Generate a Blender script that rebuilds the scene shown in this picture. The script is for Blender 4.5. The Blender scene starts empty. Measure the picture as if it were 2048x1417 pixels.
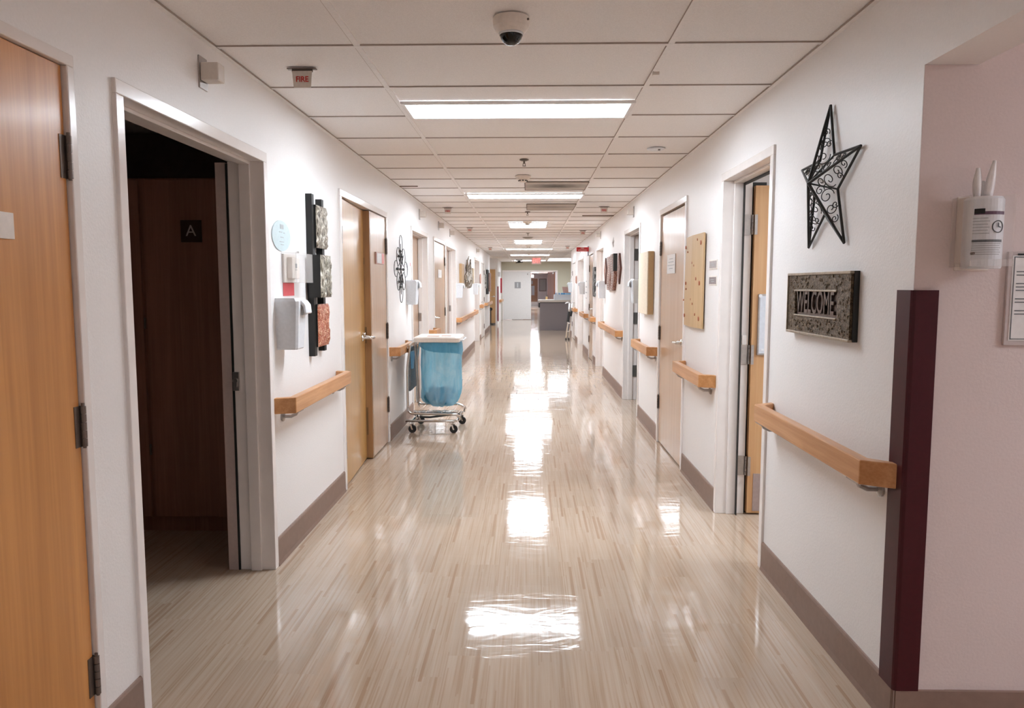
import bpy, bmesh, math, random
from mathutils import Vector, Matrix
random.seed(7)
SC = bpy.context.scene
COL = SC.collection
PI = math.pi

# ------------------------------------------------------------------ camera
F_PX = 1485.1; PITCH = 0.0924; YAW = 0.0235; EYE = 1.3866
cam_data = bpy.data.cameras.new('camera')
cam_data.sensor_fit = 'HORIZONTAL'; cam_data.sensor_width = 36.0
cam_data.lens = F_PX / 2048 * 36.0
cam_data.clip_start = 0.05; cam_data.clip_end = 200
cam = bpy.data.objects.new('camera', cam_data); COL.objects.link(cam)
cam.location = (0, 0, EYE)
cam.rotation_euler = (PI/2 - PITCH, 0, YAW)
cam_data.dof.use_dof = False
SC.camera = cam

# ------------------------------------------------------------------ view and world
SC.view_settings.view_transform = 'Standard'
SC.view_settings.look = 'None'
SC.view_settings.gamma = 1
SC.view_settings.use_curve_mapping = False
SC.view_settings.exposure = 1.0
SC.cycles.diffuse_bounces = 10
SC.cycles.max_bounces = 14
world = bpy.data.worlds.new('world'); SC.world = world
world.use_nodes = True
world.node_tree.nodes['Background'].inputs[0].default_value = (1.0, 0.93, 0.88, 1)
world.node_tree.nodes['Background'].inputs[1].default_value = 0.05

# ------------------------------------------------------------------ room measures (metres)
XL, XR = -1.248, 1.145          # the corridor walls
H = 2.315                       # ceiling
T = 0.155                       # wall thickness
YB = -6.0                       # corridor behind the camera
YLE, YRE, YE = 23.4, 20.7, 30.0 # end of left wall, end of right wall, end wall
PANEL_GLOW = 12.0

# ------------------------------------------------------------------ materials
MATS = {}
def nt(name):
    m = bpy.data.materials.new(name); m.use_nodes = True
    n = m.node_tree; b = n.nodes['Principled BSDF']
    return m, n, b
def setp(b, col, rough, metal=0, spec=0.5):
    b.inputs['Base Color'].default_value = (*col, 1)
    b.inputs['Roughness'].default_value = rough
    b.inputs['Metallic'].default_value = metal
    b.inputs['Specular IOR Level'].default_value = spec
def coords(n, scale=(1, 1, 1)):
    tc = n.nodes.new('ShaderNodeTexCoord'); mp = n.nodes.new('ShaderNodeMapping')
    mp.inputs['Scale'].default_value = scale
    n.links.new(tc.outputs['Object'], mp.inputs['Vector']); return mp.outputs['Vector']
def noise(n, vec, scale, detail=3, rough=0.5, dist=0.0):
    t = n.nodes.new('ShaderNodeTexNoise')
    t.inputs['Scale'].default_value = scale; t.inputs['Detail'].default_value = detail
    t.inputs['Roughness'].default_value = rough; t.inputs['Distortion'].default_value = dist
    n.links.new(vec, t.inputs['Vector']); return t.outputs['Fac']
def ramp(n, fac, stops):
    r = n.nodes.new('ShaderNodeValToRGB'); e = r.color_ramp.elements
    e[0].position, e[0].color = stops[0][0], (*stops[0][1], 1)
    e[1].position, e[1].color = stops[-1][0], (*stops[-1][1], 1)
    for p, c in stops[1:-1]:
        x = e.new(p); x.color = (*c, 1)
    n.links.new(fac, r.inputs['Fac']); return r.outputs['Color']
def mathn(n, op, a, b=None):
    m = n.nodes.new('ShaderNodeMath'); m.operation = op
    for i, v in enumerate((a, b)):
        if v is None: continue
        if isinstance(v, (int, float)): m.inputs[i].default_value = v
        else: n.links.new(v, m.inputs[i])
    return m.outputs[0]
def mixc(n, fac, a, b):
    m = n.nodes.new('ShaderNodeMix'); m.data_type = 'RGBA'
    for i, v in ((0, fac), (6, a), (7, b)):
        if isinstance(v, (int, float)): m.inputs[i].default_value = v
        elif isinstance(v, tuple): m.inputs[i].default_value = (*v, 1)
        else: n.links.new(v, m.inputs[i])
    return m.outputs[2]
def bump(n, b, h, strength, dist):
    k = n.nodes.new('ShaderNodeBump'); k.inputs['Strength'].default_value = strength
    k.inputs['Distance'].default_value = dist
    n.links.new(h, k.inputs['Height']); n.links.new(k.outputs['Normal'], b.inputs['Normal'])
def plain(name, col, rough=0.5, metal=0, spec=0.5, grain=0.0, gscale=60, bmp=0.0):
    m, n, b = nt(name); setp(b, col, rough, metal, spec)
    v = coords(n); f = noise(n, v, gscale, 3)
    g = grain if grain else 0.04
    lo = tuple(c * (1 - g) for c in col); hi = tuple(min(1, c * (1 + g)) for c in col)
    n.links.new(ramp(n, f, [(0.3, lo), (0.7, hi)]), b.inputs['Base Color'])
    if bmp: bump(n, b, f, 0.6, bmp)
    MATS[name] = m; return m
def wood(name, c1, c2, axis='z', rough=0.3, fine=1.0, coat=0.0):
    m, n, b = nt(name); setp(b, c1, rough)
    long = {'x': (0.10, 1, 1), 'y': (1, 0.10, 1), 'z': (1, 1, 0.07)}[axis]
    v = coords(n, long)
    f1 = noise(n, v, 9 * fine, 4, 0.55, 1.2)
    v2 = coords(n, tuple(0.25 * q if q < 1 else q for q in long))
    f2 = noise(n, v2, 90 * fine, 2, 0.5)
    s = mathn(n, 'ADD', mathn(n, 'MULTIPLY', f1, 0.7), mathn(n, 'MULTIPLY', f2, 0.3))
    mid = tuple((p + q) / 2 for p, q in zip(c1, c2))
    n.links.new(ramp(n, s, [(0.36, c2), (0.5, mid), (0.62, c1)]), b.inputs['Base Color'])
    b.inputs['Coat Weight'].default_value = coat; b.inputs['Coat Roughness'].default_value = 0.15
    MATS[name] = m; return m
def emis(name, col, s):
    m, n, b = nt(name); setp(b, (0.8, 0.8, 0.8), 0.4)
    b.inputs['Emission Color'].default_value = (*col, 1); b.inputs['Emission Strength'].default_value = s
    MATS[name] = m; return m

WALLP = plain('wall paint', (0.83, 0.81, 0.80), 0.42, grain=0.015, gscale=120, bmp=0.0012)
PINKP = plain('rose wall paint', (0.70, 0.60, 0.58), 0.6, grain=0.02, gscale=120, bmp=0.001)
GREENP = plain('olive wall paint', (0.50, 0.48, 0.38), 0.6, grain=0.02, gscale=80)
TRIMP = plain('glossy trim enamel', (0.82, 0.775, 0.75), 0.22, grain=0.02, gscale=15)
BASEM = plain('rubber cove base', (0.25, 0.165, 0.13), 0.5, grain=0.06, gscale=40)
CEILM = plain('ceiling tile', (0.88, 0.86, 0.85), 0.9, spec=0.2, grain=0.05, gscale=220, bmp=0.0008)
GRIDM = plain('ceiling grid metal', (0.86, 0.84, 0.83), 0.5)
GAPM = plain('dark ceiling gap', (0.40, 0.34, 0.30), 0.8)
FRAMEW = plain('light fixture rim', (0.75, 0.72, 0.70), 0.3)
def glow(k):
    nm = 'light diffuser %.2f' % k
    return MATS.get(nm) or emis(nm, (0.875, 0.965, 1.06), PANEL_GLOW * k)
DOORO = wood('warm birch door', (0.66, 0.305, 0.09), (0.50, 0.21, 0.055), 'z', 0.35, 1.0, 0.15)
DOORG = wood('golden birch door', (0.60, 0.35, 0.12), (0.50, 0.27, 0.085), 'z', 0.3, 1.0, 0.2)
DOORP = wood('pale maple door', (0.56, 0.375, 0.245), (0.49, 0.31, 0.19), 'z', 0.25, 1.0, 0.3)
DOORE = wood('door edge wood', (0.36, 0.19, 0.08), (0.24, 0.12, 0.05), 'z', 0.4)
DOORR = wood('red brown door', (0.30, 0.11, 0.06), (0.22, 0.08, 0.04), 'z', 0.35)
DARKW = wood('wood darkened for shade', (0.34, 0.16, 0.11), (0.23, 0.10, 0.065), 'z', 0.45)  # darker than the other doors, room shade is put into the colour
RAILW = wood('oak handrail', (0.64, 0.33, 0.145), (0.48, 0.21, 0.07), 'y', 0.35, 1.4, 0.15)
PINEW = wood('knotty pine board', (0.62, 0.43, 0.235), (0.54, 0.36, 0.175), 'z', 0.5)
STEEL = plain('brushed steel', (0.42, 0.39, 0.37), 0.35, 0.9, grain=0.08)
BRONZE = plain('dull bronze hinge', (0.17, 0.135, 0.115), 0.4, 0.6, grain=0.1)
CHROME = plain('chrome', (0.72, 0.70, 0.68), 0.12, 1.0)
BLACKM = plain('matte black', (0.012, 0.012, 0.011), 0.5)
BLACKG = plain('black gloss', (0.006, 0.006, 0.006), 0.08)
RUBBER = plain('black rubber', (0.015, 0.014, 0.013), 0.6)
PLASW = plain('cool white plastic', (0.72, 0.74, 0.77), 0.3)
PLASG = plain('grey plastic', (0.52, 0.54, 0.56), 0.35)
PLASB = plain('beige plastic', (0.66, 0.60, 0.54), 0.45)
CREAM = plain('cream plastic', (0.80, 0.74, 0.68), 0.35)
PAPER = plain('white paper', (0.80, 0.79, 0.78), 0.8)
DISCM = plain('pale green card', (0.52, 0.62, 0.64), 0.5)
INK = plain('grey ink', (0.16, 0.17, 0.18), 0.7)
INKL = plain('light grey ink', (0.42, 0.44, 0.45), 0.7)
REDN = plain('red note paper', (0.68, 0.12, 0.13), 0.8)
REDS = plain('red sign plastic', (0.55, 0.012, 0.02), 0.35)
REDT = plain('red lettering', (0.50, 0.03, 0.02), 0.6)
WHITEM = plain('white lettering', (0.85, 0.83, 0.82), 0.5)
BURG = plain('burgundy vinyl guard', (0.055, 0.003, 0.008), 0.42, spec=0.32, grain=0.08)
BOARD = plain('whiteboard', (0.62, 0.66, 0.72), 0.2)
FABRIC = plain('grey counter fabric', (0.26, 0.235, 0.25), 0.9, grain=0.2, gscale=160)
LAMIN = plain('beige laminate', (0.62, 0.57, 0.52), 0.3)
GREYW = plain('grey far wall paint', (0.74, 0.70, 0.72), 0.6)
DARKR = plain('room paint darkened for shade', (0.13, 0.11, 0.10), 0.8)  # dark colour stands in for the shade inside unlit rooms
PEWTER = plain('dark pewter', (0.13, 0.10, 0.09), 0.32, 0.7, grain=0.3, gscale=40)
BLUEP = plain('blue packaging', (0.10, 0.33, 0.62), 0.4)
PINKC = plain('pink brown card', (0.50, 0.28, 0.22), 0.6)
TISSUE = plain('white tissue', (0.85, 0.83, 0.83), 0.8)
LINEN = plain('beige woven canvas', (0.70, 0.60, 0.47), 0.85, grain=0.12, gscale=90)
GREYCL = plain('grey sling cloth', (0.16, 0.16, 0.17), 0.7, grain=0.2)
YELLOW = plain('straw yellow', (0.62, 0.48, 0.20), 0.7)
EXITR = emis('lit red exit letters', (1.0, 0.06, 0.04), 0.75)

def relief(name, cols, scale, dist, metal, rough, stretch=(1, 1, 1), b_d=0.02):
    m, n, b = nt(name); setp(b, cols[0], rough, metal)
    v = coords(n, stretch); f = noise(n, v, scale, 5, 0.62, dist)
    k = len(cols) - 1
    n.links.new(ramp(n, f, [(0.33 + 0.34 * i / k, c) for i, c in enumerate(cols)]), b.inputs['Base Color'])
    bump(n, b, f, 1.0, b_d); MATS[name] = m; return m
ORNATE = relief('embossed antique bronze', [(0.055, 0.036, 0.02), (0.15, 0.10, 0.058), (0.33, 0.24, 0.145)], 110, 1.0, 0.4, 0.4)
SILVERR = relief('hammered silver relief', [(0.03, 0.025, 0.02), (0.24, 0.20, 0.15), (0.50, 0.45, 0.37), (0.92, 0.88, 0.80)], 34, 1.6, 0.45, 0.3, (1, 1.4, 0.6))  # pale end of the ramp paints the silver's highlights
SILVERR2 = relief('coarse silver relief', [(0.02, 0.02, 0.015), (0.20, 0.175, 0.13), (0.46, 0.42, 0.33), (0.90, 0.87, 0.78)], 22, 1.6, 0.45, 0.3, (1, 1.4, 0.6), 0.03)  # highlights painted by the palest tone here too
COPPERR = relief('copper leaf relief', [(0.36, 0.07, 0.03), (0.55, 0.17, 0.09), (0.88, 0.62, 0.42)], 38, 1.5, 0.3, 0.4)
MOSAIC = relief('brown mosaic relief', [(0.05, 0.015, 0.01), (0.24, 0.09, 0.055), (0.55, 0.36, 0.29)], 45, 0.6, 0.2, 0.4)

def glassy(name, col, fac):
    m = bpy.data.materials.new(name); m.use_nodes = True; n = m.node_tree
    b = n.nodes['Principled BSDF']; setp(b, col, 0.12)
    tr = n.nodes.new('ShaderNodeBsdfTransparent'); mx = n.nodes.new('ShaderNodeMixShader')
    mx.inputs[0].default_value = fac
    n.links.new(tr.outputs[0], mx.inputs[1]); n.links.new(b.outputs[0], mx.inputs[2])
    n.links.new(mx.outputs[0], n.nodes['Material Output'].inputs[0]); MATS[name] = m; return m
ACRYL = glassy('clear acrylic', (0.80, 0.78, 0.76), 0.16)
def filmy(name, c1, c2, fac):
    m = bpy.data.materials.new(name); m.use_nodes = True; n = m.node_tree
    b = n.nodes['Principled BSDF']; setp(b, c1, 0.28)
    v = coords(n, (1, 1, 0.45)); f = noise(n, v, 9, 4, 0.6, 1.0)
    c = ramp(n, f, [(0.3, c2), (0.62, c1)])
    n.links.new(c, b.inputs['Base Color']); bump(n, b, f, 0.7, 0.03)
    tl = n.nodes.new('ShaderNodeBsdfTranslucent'); n.links.new(c, tl.inputs[0])
    tr = n.nodes.new('ShaderNodeBsdfTransparent'); tr.inputs[0].default_value = (0.68, 0.90, 0.98, 1)
    m1 = n.nodes.new('ShaderNodeMixShader'); m1.inputs[0].default_value = 0.45
    n.links.new(b.outputs[0], m1.inputs[1]); n.links.new(tl.outputs[0], m1.inputs[2])
    m2 = n.nodes.new('ShaderNodeMixShader'); m2.inputs[0].default_value = fac
    n.links.new(tr.outputs[0], m2.inputs[1]); n.links.new(m1.outputs[0], m2.inputs[2])
    n.links.new(m2.outputs[0], n.nodes['Material Output'].inputs[0]); MATS[name] = m; return m
BAGM = filmy('translucent blue film', (0.66, 0.90, 1.0), (0.30, 0.70, 0.92), 0.55)
BAGC = filmy('blue film cuff', (0.22, 0.55, 0.72), (0.12, 0.42, 0.60), 0.85)

def floor_material():
    m, n, b = nt('wood look sheet vinyl'); setp(b, (0.5, 0.4, 0.3), 0.075)
    tc = n.nodes.new('ShaderNodeTexCoord'); sp = n.nodes.new('ShaderNodeSeparateXYZ')
    n.links.new(tc.outputs['Object'], sp.inputs[0]); x, y = sp.outputs[0], sp.outputs[1]
    def cellrand(w, l, seed):
        cx = mathn(n, 'FLOOR', mathn(n, 'DIVIDE', x, w))
        w1 = n.nodes.new('ShaderNodeTexWhiteNoise'); w1.noise_dimensions = '1D'
        n.links.new(mathn(n, 'ADD', cx, seed), w1.inputs['W'])
        cy = mathn(n, 'FLOOR', mathn(n, 'ADD', mathn(n, 'DIVIDE', y, l), mathn(n, 'MULTIPLY', w1.outputs['Value'], 7.3)))
        cb = n.nodes.new('ShaderNodeCombineXYZ')
        n.links.new(cx, cb.inputs[0]); n.links.new(cy, cb.inputs[1]); cb.inputs[2].default_value = seed
        w2 = n.nodes.new('ShaderNodeTexWhiteNoise'); w2.noise_dimensions = '3D'
        n.links.new(cb.outputs[0], w2.inputs['Vector']); return w2.outputs['Value']
    plank = cellrand(0.1524, 0.9144, 3.0)
    st1 = cellrand(0.013, 0.40, 11.0); st2 = cellrand(0.005, 0.36, 23.0)
    cb = n.nodes.new('ShaderNodeCombineXYZ')
    n.links.new(mathn(n, 'ADD', mathn(n, 'MULTIPLY', x, 95), mathn(n, 'MULTIPLY', plank, 40)), cb.inputs[0])
    n.links.new(mathn(n, 'ADD', mathn(n, 'MULTIPLY', y, 1.3), mathn(n, 'MULTIPLY', plank, 90)), cb.inputs[1])
    f = noise(n, cb.outputs[0], 1.0, 3, 0.6)
    base = ramp(n, f, [(0.28, (0.40, 0.28, 0.19)), (0.47, (0.49, 0.375, 0.28)), (0.72, (0.545, 0.44, 0.345))])
    dark = mathn(n, 'MULTIPLY', mathn(n, 'GREATER_THAN', st1, 0.965), mathn(n, 'MULTIPLY', f, 1.0))
    c1 = mixc(n, dark, base, (0.30, 0.165, 0.09))
    d2 = mathn(n, 'MULTIPLY', mathn(n, 'GREATER_THAN', st2, 0.92), 0.35)
    c2 = mixc(n, d2, c1, (0.34, 0.21, 0.13))
    d3 = mathn(n, 'MULTIPLY', mathn(n, 'GREATER_THAN', plank, 0.6), 0.14)
    c3 = mixc(n, d3, c2, (0.32, 0.24, 0.18))
    n.links.new(c3, b.inputs['Base Color'])
    cw = n.nodes.new('ShaderNodeCombineXYZ')
    n.links.new(mathn(n, 'MULTIPLY', x, 3.5), cw.inputs[0]); n.links.new(mathn(n, 'MULTIPLY', y, 8.0), cw.inputs[1])
    w = noise(n, cw.outputs[0], 1.0, 3, 0.55, 0.6)
    big = noise(n, tc.outputs['Object'], 1.3, 2)
    hsum = mathn(n, 'ADD', mathn(n, 'MULTIPLY', w, 0.75), mathn(n, 'MULTIPLY', big, 1.6))
    bump(n, b, hsum, 0.6, 0.0034)
    return m
FLOORM = floor_material()

def vent_material(name, amt):
    m, n, b = nt(name); setp(b, (0.5, 0.45, 0.4), 0.8)
    v = coords(n, (2.6, 4.2, 1)); ln = n.nodes.new('ShaderNodeVectorMath'); ln.operation = 'LENGTH'
    n.links.new(v, ln.inputs[0])
    f = noise(n, coords(n), 14, 4)
    s = mathn(n, 'ADD', ln.outputs['Value'], mathn(n, 'MULTIPLY', mathn(n, 'SUBTRACT', f, 0.5), 0.5))
    lo = tuple(c * (1 - amt) for c in (0.52, 0.46, 0.41))
    n.links.new(ramp(n, s, [(0.15, lo), (0.95, (0.52, 0.46, 0.41))]), b.inputs['Base Color'])
    return m
VENTD = vent_material('dust stained grille', 0.8); VENTL = vent_material('lightly dusty grille', 0.4)

# ------------------------------------------------------------------ mesh helpers
def fL(x, y, z): return (XL + x, y, z)
def fR(x, y, z): return (XR - x, y, z)
def fW(x, y, z): return (x, y, z)
FR = {'L': fL, 'R': fR, 'W': fW}
class MB:
    def __init__(s, side='W'):
        s.v = []; s.f = []; s.mi = []; s.t = FR[side]; s.m = 0; s.smooth = False
    def add(s, vs, fs):
        b = len(s.v); s.v += [s.t(*p) for p in vs]
        for q in fs: s.f.append(tuple(b + i for i in q)); s.mi.append(s.m)
        return s
    def box(s, x0, x1, y0, y1, z0, z1):
        vs = [(x, y, z) for z in (z0, z1) for y in (y0, y1) for x in (x0, x1)]
        return s.add(vs, [(0, 2, 3, 1), (4, 5, 7, 6), (0, 1, 5, 4), (2, 6, 7, 3), (0, 4, 6, 2), (1, 3, 7, 5)])
    def hexa(s, lo, hi):           # lo, hi: four points each
        return s.add(list(lo) + list(hi), [(3, 2, 1, 0), (4, 5, 6, 7), (0, 1, 5, 4), (1, 2, 6, 5), (2, 3, 7, 6), (3, 0, 4, 7)])
    def prism(s, poly, axis, a, b):  # poly in the two other axes, in x,y,z order
        n = len(poly)
        def P(p, c):
            return {'x': (c, p[0], p[1]), 'y': (p[0], c, p[1]), 'z': (p[0], p[1], c)}[axis]
        vs = [P(p, a) for p in poly] + [P(p, b) for p in poly]
        fs = [tuple(range(n))[::-1], tuple(range(n, 2 * n))] + [(i, (i + 1) % n, n + (i + 1) % n, n + i) for i in range(n)]
        return s.add(vs, fs)
    def tube(s, pts, r, seg=8, closed=False):
        pts = [Vector(p) for p in pts]; n = len(pts); vs = []; fs = []
        up = None
        for i, p in enumerate(pts):
            a = pts[(i - 1) % n] if (closed or i > 0) else p
            c = pts[(i + 1) % n] if (closed or i < n - 1) else p
            d = (c - a).normalized()
            if up is None:
                up = Vector((0, 0, 1)) if abs(d.z) < 0.9 else Vector((1, 0, 0))
            u = d.cross(up).normalized(); w = u.cross(d).normalized(); up = w
            rr = r[i] if isinstance(r, (list, tuple)) else r
            for k in range(seg):
                t = 2 * PI * k / seg
                vs.append(tuple(p + u * math.cos(t) * rr + w * math.sin(t) * rr))
        m = n if closed else n - 1
        for i in range(m):
            j = (i + 1) % n
            for k in range(seg):
                l = (k + 1) % seg
                fs.append((i * seg + k, i * seg + l, j * seg + l, j * seg + k))
        if not closed:
            fs.append(tuple(range(seg))[::-1]); fs.append(tuple((n - 1) * seg + k for k in range(seg)))
        return s.add(vs, fs)
    def lathe(s, prof, c, axis='z', seg=24):  # prof: (radius, height) pairs
        vs = []; fs = []; n = len(prof)
        for r, h in prof:
            for k in range(seg):
                t = 2 * PI * k / seg; a, b = r * math.cos(t), r * math.sin(t)
                q = {'z': (a, b, h), 'x': (h, a, b), 'y': (a, h, b)}[axis]
                vs.append(tuple(c[i] + q[i] for i in range(3)))
        for i in range(n - 1):
            for k in range(seg):
                l = (k + 1) % seg
                fs.append((i * seg + k, i * seg + l, (i + 1) * seg + l, (i + 1) * seg + k))
        fs.append(tuple(range(seg))[::-1]); fs.append(tuple((n - 1) * seg + k for k in range(seg)))
        return s.add(vs, fs)
    def loft(s, rings, cap=True):
        n = len(rings[0]); vs = [p for r in rings for p in r]; fs = []
        for i in range(len(rings) - 1):
            for k in range(n):
                l = (k + 1) % n
                fs.append((i * n + k, i * n + l, (i + 1) * n + l, (i + 1) * n + k))
        if cap:
            fs.append(tuple(range(n))[::-1]); fs.append(tuple((len(rings) - 1) * n + k for k in range(n)))
        return s.add(vs, fs)

def obj(name, mb, mats, parent=None, bev=0, smooth=False, org=None, sub=0):
    if not isinstance(mats, (list, tuple)): mats = [mats]
    loc = Vector(org) if org is not None else (parent_world(parent) if parent else Vector((0, 0, 0)))
    me = bpy.data.meshes.new(name)
    me.from_pydata([tuple(Vector(v) - loc) for v in mb.v], [], mb.f)
    for m in mats: me.materials.append(m)
    for p, i in zip(me.polygons, mb.mi): p.material_index = i
    bm = bmesh.new(); bm.from_mesh(me); bmesh.ops.recalc_face_normals(bm, faces=bm.faces); bm.to_mesh(me); bm.free()
    o = bpy.data.objects.new(name, me); COL.objects.link(o)
    if parent:
        o.parent = parent; o.location = loc - parent_world(parent)
    else: o.location = loc
    if smooth:
        for p in me.polygons: p.use_smooth = True
    if bev:
        b = o.modifiers.new('bevel', 'BEVEL'); b.width = bev; b.segments = 2; b.limit_method = 'ANGLE'
    if sub:
        b = o.modifiers.new('sub', 'SUBSURF'); b.levels = sub; b.render_levels = sub
    return o
def parent_world(o):
    v = Vector((0, 0, 0))
    while o is not None: v += o.location; o = o.parent
    return v
def thing(name, label, cat, loc, group=None):
    o = bpy.data.objects.new(name, None); COL.objects.link(o); o.location = loc
    o.empty_display_size = 0.05
    o['label'] = label; o['category'] = cat
    if group: o['group'] = group
    return o
def tag(o, label, cat, group=None):
    o['label'] = label; o['category'] = cat
    if group: o['group'] = group
    return o
def struct(name, mb, mats, bev=0, parent=None, org=None):
    o = obj(name, mb, mats, parent, bev, org=org)
    if not parent: o['kind'] = 'structure'
    return o
def text(name, body, size, mat, parent, center, facing, ext=0.001, squash=1.0, off=0.0):
    """lettering facing -Y ('f'), or facing into the corridor from the left ('L') or right ('R') wall; centre is in world metres"""
    cu = bpy.data.curves.new(name, 'FONT'); cu.body = body; cu.size = size; cu.extrude = ext
    cu.align_x = 'CENTER'; cu.align_y = 'CENTER'; cu.offset = off; cu.resolution_u = 3
    tmp = bpy.data.objects.new(name, cu); me = bpy.data.meshes.new_from_object(tmp)
    bpy.data.objects.remove(tmp); bpy.data.curves.remove(cu)
    R = {'f': Matrix.Rotation(PI/2, 4, 'X'),
         'L': Matrix.Rotation(PI/2, 4, 'Z') @ Matrix.Rotation(PI/2, 4, 'X'),
         'R': Matrix.Rotation(-PI/2, 4, 'Z') @ Matrix.Rotation(PI/2, 4, 'X')}[facing]
    me.transform(R @ Matrix.Diagonal((squash, 1, 1, 1)))
    me.name = name; me.materials.clear(); me.materials.append(mat)
    o = bpy.data.objects.new(name, me); COL.objects.link(o)
    o.parent = parent; o.location = Vector(center) - parent_world(parent)
    return o

# ================================================================== the shell
LO = [(1.05, 2.048, 2.005), (2.25, 3.535, 2.005), (4.885, 6.50, 2.015), (7.84, 9.10, 2.01), (9.67, 10.98, 2.015),
      (11.05, 12.53, 2.015), (16.80, 18.42, 2.01), (19.05, 20.45, 2.0)]
RO = [(0.30, 2.25, 2.024), (3.555, 4.495, 2.04), (5.48, 6.585, 2.035), (7.755, 9.035, 2.03), (11.5, 12.75, 2.01),
      (13.32, 14.30, 2.0), (15.8, 17.55, 2.0), (18.6, 19.9, 2.0)]
def wall_run(name, side, opens, y0, y1):
    m = MB(side); y = y0
    for a, b, z in opens:
        g = 0.012 if z != 2.024 else 0
        m.box(-T, 0, y, a + g, 0, H); m.box(-T, 0, a + g, b - g, z - g, H); y = b - g
    m.box(-T, 0, y, y1, 0, H)
    return struct(name, m, WALLP)
wall_run('wall_left', 'L', LO, YB, YLE)
wall_run('wall_right', 'R', RO, YB, YRE)
def bases(name, side, opens, y0, y1):
    y = y0; k = 0
    for a, b, z in opens + [(y1, y1, 0)]:
        if a - y > 0.03:
            m = MB(side)
            m.prism([(0, 0), (0.016, 0), (0.011, 0.02), (0.009, 0.128), (0.005, 0.136), (0, 0.138)], 'y', y, a)
            struct(name, m, BASEM)
        y = b
bases('baseboard_left', 'L', LO, YB, YLE)
bases('baseboard_right', 'R', RO, YB, YRE)

fl = MB().box(-6, 8, YB, 53, -0.05, 0); struct('floor', fl, FLOORM)
# suspended ceiling: panels laid in a metal grid
ce = MB(); ce.box(-6, 8, YB, 53, H + 0.006, H + 0.06)
ceil = struct('ceiling', ce, CEILM)
GX = [-0.674, 0.545]; GY0 = 2.988
g = MB()
for x in GX + [-1.893, 1.764, 2.98, 4.2, -3.1]: g.box(x - 0.012, x + 0.012, YB, 38, H, H + 0.008)
k = -14
while GY0 + 0.6096 * k < 38:
    y = GY0 + 0.6096 * k; g.box(-4.5, 5.5, y - 0.012, y + 0.012, H - 0.0004, H + 0.0076); k += 1
grid = obj('ceiling_grid', g, GRIDM, ceil)
g = MB()
for x in GX: g.box(x - 0.014, x - 0.012, YB, 30, H + 0.001, H + 0.007)
k = -14
while GY0 + 0.6096 * k < 26:
    y = GY0 + 0.6096 * k; g.box(XL, XR, y - 0.0142, y - 0.012, H + 0.0005, H + 0.007); k += 1
obj('tile_gap', g, GAPM, ceil)
g = MB('L'); g.box(0, 0.02, YB, YLE, H - 0.002, H + 0.004); struct('trim_1', g, GRIDM)
g = MB('R'); g.box(0, 0.02, YB, YRE, H - 0.002, H + 0.004); struct('trim_2', g, GRIDM)
g = MB('L'); g.box(0.02, 0.0235, YB, YLE, H - 0.001, H + 0.004); struct('trim_3', g, GAPM)
g = MB('R'); g.box(0.02, 0.0235, YB, YRE, H - 0.001, H + 0.004); struct('trim_4', g, GAPM)

# walls behind the camera, at the far end, round the side bays and rooms
def sbox(name, mat, *b): return struct(name, MB().box(*b), mat)
sbox('wall_back', WALLP, XL - T, XR + T, YB - T, YB, 0, H)
# left bay past the end of the left wall
sbox('wall_left_bay', WALLP, -4.2, XL - T, YLE - T, YLE, 0, H)
sbox('wall_left_bay', WALLP, -4.3, -4.2, YLE - T, 26.4, 0, H)
m = MB(); m.box(-4.2, -2.13, 26.3, 26.42, 0, H); m.box(-2.13, -1.165, 26.3, 26.42, 2.0, H); struct('wall_left_bay', m, WALLP)
sbox('wall_left_end', WALLP, -1.165, -1.13, 26.3, YE, 0, H)
m = MB(); m.box(-1.165, -1.10, YE, YE + 0.12, 0, H); m.box(-1.10, 1.13, YE, YE + 0.12, 1.985, H); m.box(1.13, 6.0, YE, YE + 0.12, 0, H)
struct('wall_end', m, GREENP)
sbox('wall_right_station', WALLP, 6.0, 6.1, YRE - 0.15, YE, 0, H)
sbox('wall_right_station', WALLP, XR + T, 6.0, YRE - T, YRE, 0, H)
# corridor beyond the double doors
sbox('wall_left_beyond', GREYW, -1.25, -1.13, YE + 0.12, 52.2, 0, H)
sbox('ceiling_beyond', CEILM, -1.13, 1.2, YE + 0.13, 52.0, 2.15, H)
sbox('wall_right_beyond', GREYW, 1.2, 1.3, YE + 0.12, 52.2, 0, H)
sbox('wall_far', GREYW, -1.25, 1.3, 52.0, 52.1, 0, H)
# bay on the near right
sbox('wall_bay', PINKP, XR + T, 4.2, 2.25, 2.25 + 0.10, 0, H)
sbox('wall_bay', PINKP, XR + 0.0006, XR + T + 0.001, 2.2485, 2.2498, 0, 2.023)
sbox('wall_bay', PINKP, 4.2, 4.3, -1.2, 2.35, 0, H)
sbox('wall_bay', PINKP, XR + T, 4.2, -1.3, -1.2, 0, H)
m = MB(); m.box(XR + 0.001, 4.2, 2.238, 2.25, 0, 0.125); struct('baseboard_bay', m, BASEM)
def room(side, x1, y0, y1, mat, name):
    m = MB(side)
    m.box(-x1, -T, y0 - 0.08, y0, 0, H); m.box(-x1, -T, y1, y1 + 0.08, 0, H); m.box(-x1 - 0.08, -x1, y0 - 0.08, y1 + 0.08, 0, H)
    struct(name, m, mat)
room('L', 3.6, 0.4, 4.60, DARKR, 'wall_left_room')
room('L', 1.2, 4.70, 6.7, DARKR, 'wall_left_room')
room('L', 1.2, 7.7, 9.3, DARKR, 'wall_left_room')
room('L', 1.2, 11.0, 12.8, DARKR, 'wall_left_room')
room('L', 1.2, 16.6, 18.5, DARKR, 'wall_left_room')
room('R', 3.0, 2.44, 5.2, WALLP, 'wall_right_room')
room('R', 2.4, 7.2, 9.6, DARKR, 'wall_right_room')
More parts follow.
